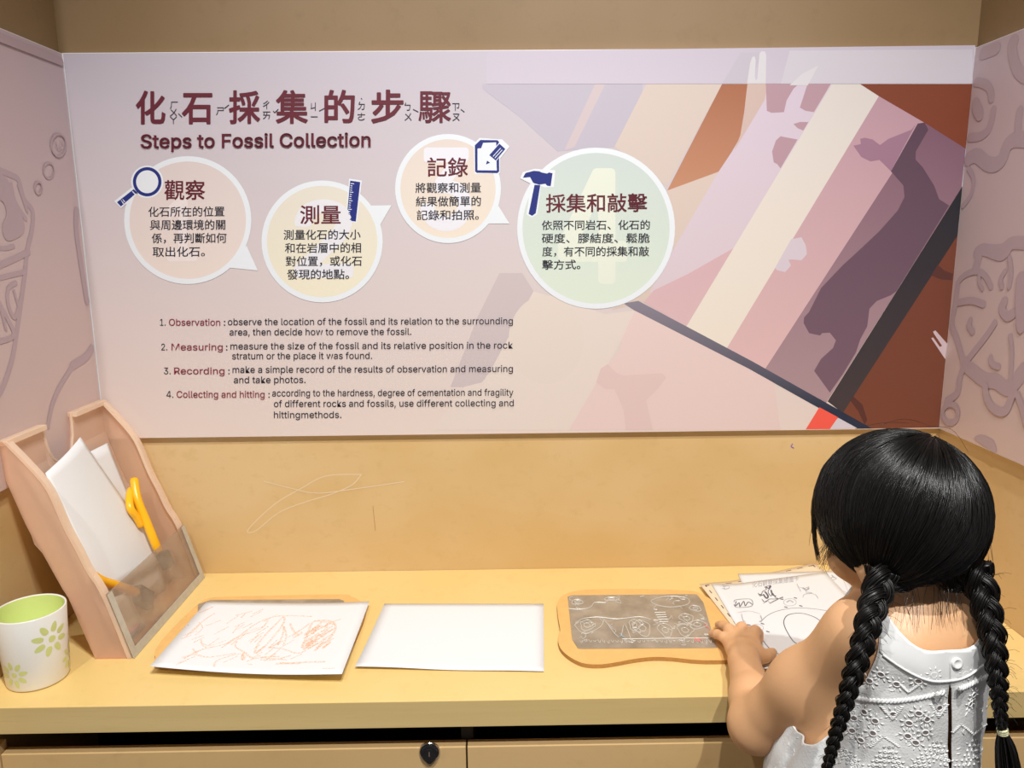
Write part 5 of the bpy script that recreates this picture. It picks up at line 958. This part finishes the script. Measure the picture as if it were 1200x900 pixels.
# --- dress
D = Field((.20, .60, .30), (.66, 1.02, .90), .0030); I_ = .0075
D.ell((.462, .806, .775), (.072+I_, .055+I_, .085+I_), .02); D.ell((.448, .81, .70), (.080+I_, .060+I_, .09), .03)
D.cone(SL, SR, .034+I_*.8, .034+I_*.8, .03); D.cone((.44, .775, .79), (.50, .785, .80), .035+I_*.8, .035+I_*.8, .02)
D.cone((.472, .803, .80), (.466, .812, .85), .040+I_*.5, .036+I_*.5, .018)
D.cone((.448, .812, .73), (.432, .812, .58), .080, .112, .03); D.cone((.432, .812, .58), (.425, .812, .36), .112, .150, .02)
sl, P_ = D._box((.20, .60, .30), (.66, 1.02, .90), 0)                       # gathered folds
an = np.arctan2(P_[..., 1]-.812, P_[..., 0]-.425); wz = np.clip((.78-P_[..., 2])/.35, 0, 1)
D.F += (.0070*np.sin(an*13+6*P_[..., 2])*wz+.0025*np.sin(an*29+2)*wz+.0014*np.sin(90*P_[..., 0]+60*P_[..., 2])*np.sin(70*P_[..., 2]-50*P_[..., 0])).astype(np.float32)
Vd, Qd = D.nets(); Td = np.concatenate([Qd[:, [0, 1, 2]], Qd[:, [0, 2, 3]]])
NA, NB = np.array((.4575, .797, .80)), np.array((.458, .806, .90)); nax = (NB-NA)/np.linalg.norm(NB-NA)
def nrad(V):  # distance from the neck axis, slightly oval
    q = V-NA; q = q-(q@nax)[:, None]*nax; return np.sqrt((q[:, 0]/1.0)**2+(q[:, 1]/1.12)**2)
def keep(V):
    dx_ = np.abs(V[:, 0]-.4595); k = np.where(V[:, 2] > .77, np.where(V[:, 1] < .797, .807+.030*(dx_/.052)**4-V[:, 2], nrad(V)-.052), .05)
    aL = np.linalg.norm((V-np.array((.324, .805, .775)))/np.array((.063, .110, .118)), axis=1)-1
    aR = np.linalg.norm((V-np.array((.590, .820, .775)))/np.array((.060, .085, .085)), axis=1)-1
    k = np.minimum(k, np.minimum(aL, aR)*.06); k = np.where(V[:, 2] > .757, np.minimum(k, np.minimum(V[:, 0]-(.386+np.maximum(0, V[:, 2]-.757)*.24), (.540-np.maximum(0, V[:, 2]-.757)*.24)-V[:, 0])), k); k = np.minimum(k, V[:, 2]-.362)
    xs = .4622+(.80-V[:, 2])*.055; half = .0022*np.clip((.797-V[:, 2])/.04, 0, 1)*np.clip((V[:, 2]-.64)/.05, 0, 1)
    slit = np.abs(V[:, 0]-xs)-half; k = np.where((V[:, 1] < .80) & (V[:, 2] < .797) & (V[:, 2] > .62), np.minimum(k, slit), k)
    return k
cot = NT('white_cotton_lace'); cv = cot.coord(); cot.b.inputs['Roughness'].default_value = .85; cot.b.inputs['Sheen Weight'].default_value = .2
wv_ = cot.n('ShaderNodeTexVoronoi'); wv_.inputs['Scale'].default_value = 420; cot.l(cv, wv_.inputs['Vector'])
hb = cot.n('ShaderNodeMath', operation='ADD'); cot.l(wv_.outputs[0], hb.inputs[0]); cot.l(cot.noise(cv, 60, 5), hb.inputs[1]); cot.bump(hb.outputs[0], .32, .0010)
cot.l(cot.mix(cot.noise(cv, 40, 4), (0.65, 0.65, 0.64, 1), (0.56, 0.56, 0.55, 1)), cot.b.inputs['Base Color'])
yk = plain('white_cotton_yoke', (0.68, 0.68, 0.67, 1), .8, .04, 40, .25, 35)
stitch = plain('white_embroidery_thread', (0.78, 0.78, 0.77, 1), .7)
Vk, Tk = tri_clip(Vd, Td, keep)
YW_ = lambda V: np.where(V[:, 1] < .797, .778+.020*((V[:, 0]-.4595)/.060)**2-V[:, 2], np.where(V[:, 2] > .755, nrad(V), .2)-.083)
Vb, Tb = tri_clip(Vk, Tk, YW_); Vy, Ty = tri_clip(Vk, Tk, lambda V: -YW_(V))
dress = mesh_np('dress', Vb, Tb, cot.m, girl, solid=.0012)
mesh_np('yoke', Vy, Ty, yk, dress, solid=.0022)
bvh = BVHTree.FromPolygons([tuple(v) for v in Vk.tolist()], Tk.tolist())
def loops(V, T):
    e = {}
    for t in T.tolist():
        for i in range(3):
            a, b_ = t[i], t[(i+1) % 3]
            if (b_, a) in e: del e[(b_, a)]
            else: e[(a, b_)] = 1
    nx = {a: b_ for a, b_ in e}; out = []
    while nx:
        a = next(iter(nx)); L = [a]; b_ = nx.pop(a)
        while b_ in nx: L.append(b_); b_ = nx.pop(b_)
        out.append(np.array([V[i] for i in L]))
    return [L for L in out if len(L) > 24]
def smooth_loop(L, it=6, step=2):
    for _ in range(it): L = (np.roll(L, 1, 0)+L*2+np.roll(L, -1, 0))/4
    return L[::step]
for L in loops(Vk, Tk):
    hem = MB()
    c_ = L.mean(0)
    if c_[2] < .40: hem.tube([tuple(p) for p in smooth_loop(L)], .0016, 6, True)
    elif abs(c_[0]-.4657) < .02 and L[:, 1].max() < .80: continue
    else: hem.tube([tuple(p) for p in smooth_loop(L)], .0014, 6, True)
    hem.build('piping', stitch, dress, True)

def cam_hit(x, y):
    d = _ray(x, y).normalized(); h = bvh.ray_cast(CP, d, 3.0); return (h[0], h[1]) if h[0] else (None, None)
# seam piping below the yoke and the braided trim, followed on the cloth all round the back
sm = MB()
ring = []
for i in range(160):
    a = 2*math.pi*i/160
    if math.sin(a) < .05: continue
    q = NA+np.array((math.cos(a)*.083, math.sin(a)*.083*1.12, 0)); o_ = Vector(q+nax*.12); h = bvh.ray_cast(o_, Vector(-nax), .2)
    if h[0] and h[0].z > .755: ring.append((i, h[0]+h[1]*.002*(1 if h[1].dot(Vector(nax)) > 0 else -1)))
runs = []; 
for i, p in ring:
    if runs and runs[-1][-1][0] == i-1 and (runs[-1][-1][1]-p).length < .012: runs[-1].append((i, p))
    else: runs.append([(i, p)])
for r_ in runs:
    if len(r_) > 4: sm.tube([p for _, p in r_], .0013, 6)
bk = []
for i in range(60):
    x = .4595-.068+.136*i/59; z = .778+.020*((x-.4595)/.060)**2; h = bvh.ray_cast(Vector((x, .60, z)), Vector((0, 1, 0)), .3)
    if h[0] and h[0].y < .80: bk.append(h[0]+Vector((0, -.0028, 0)))
MB().tube(bk, .0012, 6).build('yoke_seam', stitch, dress, True)
sm.build('yoke_seam', stitch, dress, True)
rope = MB(); pr = []
for x, y in [(1003,817),(1015,819),(1030,820.5),(1045,821),(1060,820),(1075,817.5),(1090,814),(1105,810.5),(1114,808.5)]+[(1122,806.5),(1130,804),(1140,799),(1150,794),(1155,791)]:
    h = cam_hit(x, y)
    if h[0]: pr.append(h[0]+h[1]*.0015*(1 if h[1].y < 0 else -1))
pr = spline(pr, 10)
for s_ in (0, 1): rope.tube([p+Vector((0, 0, .0017*math.sin(i*1.05+s_*math.pi)))+Vector((0, -.0010*math.cos(i*1.05+s_*math.pi), 0)) for i, p in enumerate(pr)], .00135, 6)
rope.build('braided_trim', stitch, dress, True)
holes = MB(); emb = MB(); EY = (940, 640, 3.4615); holem = plain('painted_eyelet_shade', (0.16, 0.13, 0.12, 1), .9)  # dark discs stand for open holes, their inner shade put into the colour
def frame(n_):
    n_ = n_.normalized(); n_ = n_ if n_.y < 0 else -n_; u = Vector((1, 0, 0)); u = (u-n_*u.dot(n_)).normalized(); return n_, u, u.cross(n_)
def eyelet(x, y, r=.0030, pet=8, pl_=.0045):
    p, n_ = cam_hit(x, y)
    if not p: return
    n_, u, v = frame(n_); p = p+n_*.0014; k = 10
    holes.add([p+n_*.0004+(u*math.cos(2*math.pi*i/k)*r*1.15+v*math.sin(2*math.pi*i/k)*r*.8) for i in range(k)], [tuple(range(k))])
    emb.tube([p+n_*.0004+(u*math.cos(2*math.pi*i/k)*r*1.2+v*math.sin(2*math.pi*i/k)*r*.95) for i in range(k)], .0007, 5, True)
    for i in range(pet):
        a = 2*math.pi*(i+.3)/pet; d = u*math.cos(a)+v*math.sin(a); emb.tube([p+d*r*1.6+n_*.0002, p+d*(r*1.6+pl_*.6)+n_*.0004, p+d*(r*1.6+pl_)+n_*.0001], [.0003, .0008, .0002], 5)
for q in ((320,518),(275,545),(383,557),(255,672),(210,697),(297,708),(203,747),(288,758),(240,785),(367,678),(433,715),(472,676),(503,700),(497,753),(428,768),(460,795),(553,654),(676,638),(658,516),(470,545),(530,520),(590,700),(690,600)):
    (x, y), = cr(*EY, [q]); eyelet(x, y)
def zig(pts, gap_=0):
    P2 = cr(*EY, pts); 
    for (x0, y0), (x1, y1) in zip(P2, P2[1:]):
        n_ = max(2, int(math.hypot(x1-x0, y1-y0)/6.2))
        for i in range(n_+1):
            t = i/n_; x, y = x0+(x1-x0)*t, y0+(y1-y0)*t; eyelet(x, y, .0012, 0)
            for ox in (-5, 5):
                h = cam_hit(x+ox, y)
                if h[0]: 
                    n2, u, v = frame(h[1]); c_ = h[0]+n2*.0014; emb.tube([c_-u*.0016+v*.0006, c_+n2*.0008, c_+u*.0016-v*.0006], [.0004, .0009, .0004], 5)
for z_ in ([(130,905),(155,825),(230,915)],[(275,905),(350,812),(420,915)],[(445,905),(543,790),(612,905)],[(640,905),(700,785),(745,860)]): zig(z_)
for z_ in ([(180,830),(250,905)],[(300,905),(350,850),(395,905)],[(480,905),(543,835),(590,905)],[(660,905),(700,830),(740,890)]): zig(z_)
for z_ in ([(325,650),(365,700),(405,650)],[(520,640),(550,690),(585,640)],[(280,810),(330,770),(390,810)],[(400,560),(430,590),(470,560)],[(600,760),(640,720),(690,760),(740,720)],[(160,640),(190,690),(225,640)]):
    P2 = cr(*EY, z_)
    for (x0, y0), (x1, y1) in zip(P2, P2[1:]):
        for i in range(9):
            h = cam_hit(x0+(x1-x0)*i/8, y0+(y1-y0)*i/8)
            if h[0]: n2, u, v = frame(h[1]); c_ = h[0]+n2*.0013; emb.tube([c_-u*.0022, c_+n2*.0008, c_+u*.0022], [.0004, .0008, .0004], 5)
re_ = random.Random(11)
for _ in range(420):                                     # small raised satin stitches between the motifs, over the whole back and sides
    a = re_.uniform(0, 2*math.pi); z = re_.uniform(.40, .775); o_ = Vector((.43+.3*math.cos(a), .812+.3*math.sin(a), z)); h = bvh.ray_cast(o_, Vector((.43-o_.x, .812-o_.y, 0)).normalized(), .3)
    if not h[0]: continue
    n2 = h[1] if h[1].dot(o_-h[0]) > 0 else -h[1]; t = Vector((0, 0, 1)).cross(n2).normalized(); a2 = re_.uniform(0, 3.14); d = t*math.cos(a2)+Vector((0, 0, 1))*math.sin(a2); c_ = h[0]+n2*.0013; l = re_.uniform(.002, .004)
    emb.tube([c_-d*l, c_+n2*.0003, c_+d*l], [.0002, .0006, .0002], 5)
tag(holes.build('eyelet_holes', holem, dress), kind='stuff'); tag(emb.build('embroidery', stitch, dress, True), kind='stuff')
h = cam_hit(1119, 776)
if h[0]:
    n_, u, v = frame(h[1]); c_ = h[0]+n_*.002; bt = MB(); k = 24; prof = [(.0001, .0022), (.003, .0022), (.0042, .0034), (.0056, .0030), (.0060, .0016), (.0056, 0)]
    bt.add([c_+n_*d+(u*math.cos(2*math.pi*j/k)+v*math.sin(2*math.pi*j/k))*r for r, d in prof for j in range(k)], [(i*k+j, i*k+(j+1) % k, (i+1)*k+(j+1) % k, (i+1)*k+j) for i in range(len(prof)-1) for j in range(k)])
    bt.build('button', plain('pearl_white_button', (.84, .83, .80, 1), .25), dress, True)
for x0, s_ in ((.378, -1), (.460, 1)):                    # sandals
    S2 = MB(); x = x0+s_*.009; out = spline([(x-.026, .775, 0), (x+.0, .762, 0), (x+.026, .775, 0), (x+.030, .84, 0), (x+.033, .90, 0), (x+.008, .925, 0), (x-.022, .905, 0), (x-.026, .84, 0)], 5, True)
    S2.slab([Vector((p.x, p.y, .001)) for p in out], (0, 0, 1), .009); S2.tube(spline([(x-.028, .865, .008), (x-.014, .868, .040), (x+.010, .870, .043), (x+.031, .865, .008)], 6), .004, 8, flat=.5)
    S2.tube(spline([(x-.026, .79, .01), (x-.024, .80, .055), (x, .825, .066), (x+.022, .80, .055), (x+.026, .79, .01)], 6), .0035, 8); S2.build('sandal', plain('white_sandal', (.7, .68, .66, 1), .5), girl, bevel=.001)
# --- hair
hairm = NT('black_hair'); hairm.set(Base_Color=(0.005, 0.004, 0.0035, 1), Roughness=0.31, Specular_IOR_Level=0.5)
HH_ = np.array((.0830, .0930, .0900)); H0 = np.array((0, -.009, .008))
def hs(d, lift=0.0):  # point on the hair volume in head direction d
    d = np.array(d, float); d = d/np.linalg.norm(d); r = 1/np.linalg.norm(d/HH_); return HC+((H0+d*(r+lift))@HM)
def tohead(p): q = (np.array(p)-HC)@HM.T-H0; return q/np.linalg.norm(q)
RL, RR_ = np.array((.397, .772, .858)), np.array((.498, .774, .866)); dL, dR = tohead(RL), tohead(RR_)
crown = np.array((.22, -.58, .80)); crown /= np.linalg.norm(crown)
ca = np.cross(crown, (0, 1, 0)); ca /= np.linalg.norm(ca); cb = np.cross(ca, crown)
def cdir(th, ph): return crown*math.cos(th)+(ca*math.cos(ph)+cb*math.sin(ph))*math.sin(th)
def slerp(a, b_, t):
    o_ = math.acos(max(-1, min(1, float(a@b_))))
    return a if o_ < 1e-4 else (a*math.sin((1-t)*o_)+b_*math.sin(t*o_))/math.sin(o_)
def facey(d): return d[1] > .42 and d[2] < .30
# under layer
n1, n2 = 40, 72; vv = []; 
for i in range(n1+1):
    for j in range(n2): vv.append(hs(cdir(math.radians(150)*i/n1, 2*math.pi*j/n2), -.0035))
vv = np.array(vv); ff = np.array([(i*n2+j, i*n2+(j+1) % n2, (i+1)*n2+(j+1) % n2, (i+1)*n2+j) for i in range(n1) for j in range(n2)]); tt = np.concatenate([ff[:, [0, 1, 2]], ff[:, [0, 2, 3]]])
def hkeep(V):
    q = (V-HC)@HM.T-H0; q /= np.linalg.norm(q, axis=1)[:, None]
    face = np.maximum(q[:, 1]-.34, 0)*10-0; k1 = np.maximum(.60-q[:, 1], q[:, 2]-.28)          # open over the face
    k2 = q[:, 2]+.80                                                                              # open under the nape
    ear = np.maximum(np.maximum(.10-q[:, 1]*1.0, q[:, 2]+.22), 0)-.0                              # clear below and in front of the ears
    k3 = np.where((q[:, 1] > -.02) & (q[:, 2] < -.16), -np.minimum(q[:, 1]+.02, -.16-q[:, 2]), .3)
    return np.minimum(np.minimum(k1, k2), k3)
vc, tc = tri_clip(vv, tt, hkeep)
hair = mesh_np('hair', vc, tc, plain('black_under_hair', (0.003, 0.0025, 0.002, 1), .9), girl, solid=.003)
hr = random.Random(21); st = MB()
def strand(path, r0, seg=4, r1=None):
    k = len(path); st.tube([tuple(p) for p in path], [r0*(1-.75*max(0, (i-k*.6)/(k*.4))**1.5) if r1 is None else r0+(r1-r0)*i/(k-1) for i in range(k)], seg, cap=False)
def head_strand(ph, th0, lift, wig, fan=.97, forced=False):
    wg = hr.choice((.008, .012, .022)); dm = cdir(math.radians(85), ph); back = forced or dm[1] < (.42 if abs(dm[0]) > .5 else .28); path = []
    if back:
        # the nape part runs straight down the middle; hair on each side gathers to its own braid
        side_l = (dm[0] < .10+.04*math.sin(wig)); root = dL if side_l else dR; n_ = 16; b0 = 58+26*max(0, 1-abs(dm[0]-.10)/.45); t_end = 1.0
        for i in range(n_):
            t = i/(n_-1); th = math.radians(th0+(112-th0)*t); d = cdir(th, ph); b_ = max(0, (math.degrees(th)-b0)/(112-b0)); b_ = b_*b_*(3-2*b_)
            d = slerp(d/np.linalg.norm(d), root, min(1, b_*fan)); d = d+np.array((math.sin(wig+5*t)*wg, math.cos(wig*2+4*t)*wg, 0)); path.append(hs(d, lift*(1-.4*t)+.001*math.sin(wig*3+9*t)))
    else:
        n_ = 13; side_ = abs(dm[0]) > .55; end = 124+hr.uniform(-10, 12) if side_ else 106+hr.uniform(-5, 6)
        for i in range(n_):
            t = i/(n_-1); th = math.radians(th0+(end-th0)*t); d = cdir(th, ph)
            d = d+np.array((math.sin(wig+4*t)*.012, math.cos(wig*2+3*t)*.012, 0)); droop = max(0, math.degrees(th)-72)/50
            p = hs(d, lift+.001*math.sin(wig*3+7*t)); p = p+np.array((0, 0, -.020))*droop*droop
            path.append(p)
    strand(path, hr.uniform(.00030, .00052))
for i in range(3600):
    if i % 9 == 0: pc_, wc_, lc_ = hr.uniform(0, 2*math.pi), hr.uniform(0, 6.28), hr.uniform(-.001, .0022)
    ph = pc_+hr.gauss(0, .030); th0 = abs(hr.gauss(0, 1))*22+1.5
    head_strand(ph, max(3, min(th0, 66)), lc_+hr.uniform(-.0010, .0012), wc_+hr.uniform(-.5, .5))
sc_ = MB(); sc_.add([tuple(hs(crown+(ca*math.cos(a)*.040+cb*math.sin(a)*.085*(1+.3*math.sin(5*a))), -.0012)) for a in [i*math.pi/12 for i in range(24)]], [tuple(range(24))])
tag(sc_.build('scalp', skin.m, hair), 'pale scalp showing at the crown')
n_side = 0
while n_side < 900:                                      # side hair fanning from the front back to each braid
    ph = hr.uniform(0, 2*math.pi); dm = cdir(math.radians(85), ph)
    if dm[1] < .05 or dm[1] > .80 or abs(dm[0]) < .45: continue
    n_side += 1; head_strand(ph, hr.uniform(8, 60), hr.uniform(.001, .0035), hr.uniform(0, 6.28), hr.uniform(.25, .97), True)
for i in range(420):                                     # nape hair drawn sideways into the braids, sagging a little
    x = hr.uniform(1036, 1136); left = x < 1086+hr.uniform(-14, 14); y0 = hr.uniform(640, 676); ex, ey = (1040, 690) if left else (1136, 690); sg = hr.uniform(4, 22)
    q = [yq(x, y0, .760) for yq in (onY,)]+[onY(x*.65+ex*.35, 676+sg*.55, .762+hr.uniform(0, .006)), onY(x*.3+ex*.7, 684+sg*.5, .762+hr.uniform(0, .005)), onY(ex, ey, .762)]
    strand([np.array(v) for v in spline([tuple(v) for v in q], 4)], .00042)
# loose strands: fringe ends by the left cheek, fly-aways on the right, wisps on the neck
for i in range(46):
    a = hr.uniform(0, 1); a *= .6; d0 = np.array((-.93+.10*a, .05+.42*a, .25)); p0 = hs(d0, -.002); x = 958+hr.uniform(0, 26)*(.4+a); y = 640+hr.uniform(-10, 30); Y = .86+.03*a
    e = np.array(onY(x, y, Y)); m1_ = hs(d0+np.array((-.05, .05, -.35)), .0015); strand([np.array(q) for q in spline([tuple(hs(d0+np.array((.15, -.05, .5)), -.004)), tuple(p0), tuple(m1_), tuple(e)], 5)], .00042)
for pts in ([(957,590),(950,625),(948,640)], [(1150,600),(1160,640),(1166,672)], [(1152,590),(1163,650),(1164,690)], [(1148,600),(1158,650),(1160,680)], [(1010,500),(1040,495),(1066,496)], [(1030,499),(1060,491),(1090,499)], [(1085,500),(1115,503),(1135,530)], [(963,640),(966,665),(972,676)], [(984,640),(980,660),(976,668)]):
    strand([np.array(q) for q in spline([tuple(onY(x, y, .835 if x < 1100 else .80)) for x, y in pts], 5)], .00020)
for i in range(26):
    x = hr.uniform(1040, 1128); y = 690+hr.uniform(0, 12); strand([np.array(q) for q in spline([tuple(onY(x+hr.uniform(-8, 8), 680, .768)), tuple(onY(x, y+6, .758)), tuple(onY(x+hr.uniform(-5, 5), y+hr.uniform(18, 42), .747))], 5)], .00026)
tag(st.build('strands', hairm.m, hair, True), kind='stuff')
# braids
braidm = NT('dull_black_braid').set(Base_Color=(0.0045, 0.0035, 0.003, 1), Roughness=0.40, Specular_IOR_Level=0.35)
def braid(path, widths, tie_at, tail_pts, name_tie):
    P_ = spline(path, 24); n_ = len(P_); L = [0]
    for i in range(1, n_): L.append(L[-1]+(P_[i]-P_[i-1]).length)
    def wd(t): 
        x = t*(len(widths)-1); i = min(int(x), len(widths)-2); return widths[i]+(widths[i+1]-widths[i])*(x-i)
    ph = [0]
    for i in range(1, n_): ph.append(ph[-1]+(L[i]-L[i-1])*math.pi*2/(wd(i/n_)*4.4))
    bm_ = MB(); loose = MB(); br = random.Random(int(path[0][0]*1e4))
    for k in range(3):
        C_ = []; W = []
        for i in range(n_):
            t = (P_[min(i+1, n_-1)]-P_[max(i-1, 0)]).normalized(); s_ = t.cross(Vector((0, -1, 0))).normalized(); dpt = s_.cross(t); a = ph[i]+k*2*math.pi/3; w_ = wd(i/n_)
            C_.append(P_[i]+s_*(math.sin(a)*w_*.52)+dpt*(math.sin(2*a)*w_*.30)); W.append(w_*.46)
        bm_.tube(C_, [w_*.86 for w_ in W], 10)
        for q in range(26):
            a0 = 2*math.pi*q/26+br.uniform(-.1, .1); pts = []
            for i in range(0, n_, 1):
                t = (C_[min(i+1, n_-1)]-C_[max(i-1, 0)]).normalized(); u = t.cross(Vector((0, -1, .1))).normalized(); v = t.cross(u); a = a0+i*.030; pts.append(C_[i]+(u*math.cos(a)+v*math.sin(a))*W[i]*(.90+.14*math.sin(i*.13+q*1.7)+.05*math.sin(i*.5+q*2.3)))
            loose.tube(pts, [w_*.105 for w_ in W], 4, cap=False)
    for q in range(60):      # stray short hairs
        i = br.randint(8, n_-12); d = Vector((br.uniform(-1, 1), -.4, br.uniform(-.3, .6))).normalized(); p = P_[i]; l = br.uniform(.006, .016)
        loose.tube([p+d*wd(i/n_)*.7, p+d*(wd(i/n_)+l*.5), p+d*(wd(i/n_)+l)+Vector((0, 0, -.004))], .00018, 3, cap=False)
    o = bm_.build('braid', braidm, hair, True); 
    # the fine hairs stay on the braid as one part of the hair
    tag(loose.build('strands', braidm, hair, True), kind='stuff')
    e = P_[-1]; t = (P_[-1]-P_[-4]).normalized(); tb = MB()
    if name_tie:
        for j in (-1, 0, 1):
            c_ = e+t*j*.0022; u = t.orthogonal().normalized(); v = t.cross(u); r_ = widths[-1]*.85; tb.tube([c_+(u*math.cos(a)+v*math.sin(a))*r_ for a in [i*math.pi/8 for i in range(16)]], .0015, 6, True)
        tb.build('hair_tie', plain('pale_yellow_elastic', (.70, .68, .42, 1), .6), hair, True)
    tl3 = MB(); E3 = Vector(tail_pts[-1])
    for q in range(150):
        a = br.uniform(0, 6.28); r_ = math.sqrt(br.random()); d = Vector((math.cos(a)*r_, math.sin(a)*r_, 0)); end = E3+d*.0125+Vector((0, 0, br.uniform(-.012, .012))); mid = Vector(tail_pts[0])+d*.0105
        tl3.tube(spline([e+d*.004, mid, end], 4), [.0007]*8+[.0002], 4, cap=False)
    tag(tl3.build('tail', hairm.m, hair, True), kind='stuff')
yy = lambda x, y, Y: tuple(onY(x, y, Y))
braid([yy(1034,668,.765), yy(1028,695,.748), yy(1019,722,.728), yy(1013,748,.716), yy(1004,778,.707), yy(995,808,.703), yy(986,838,.702), yy(978,866,.702), yy(971,894,.703), yy(964,925,.705), yy(958,955,.708)],
      [.0175, .0162, .0142, .0126, .0114, .0098, .0084, .0072, .0062, .0054, .0048], 1, [yy(955,985,.71), yy(953,1030,.715)], True)
braid([yy(1142,662,.770), yy(1150,690,.757), yy(1157,718,.742), yy(1163,745,.730), yy(1167,775,.722), yy(1170,805,.718), yy(1172,832,.717), yy(1175,857,.717)],
      [.0180, .0170, .0150, .0134, .0116, .0096, .0074, .0048], 1, [yy(1179,880,.718), yy(1184,925,.72)], True)
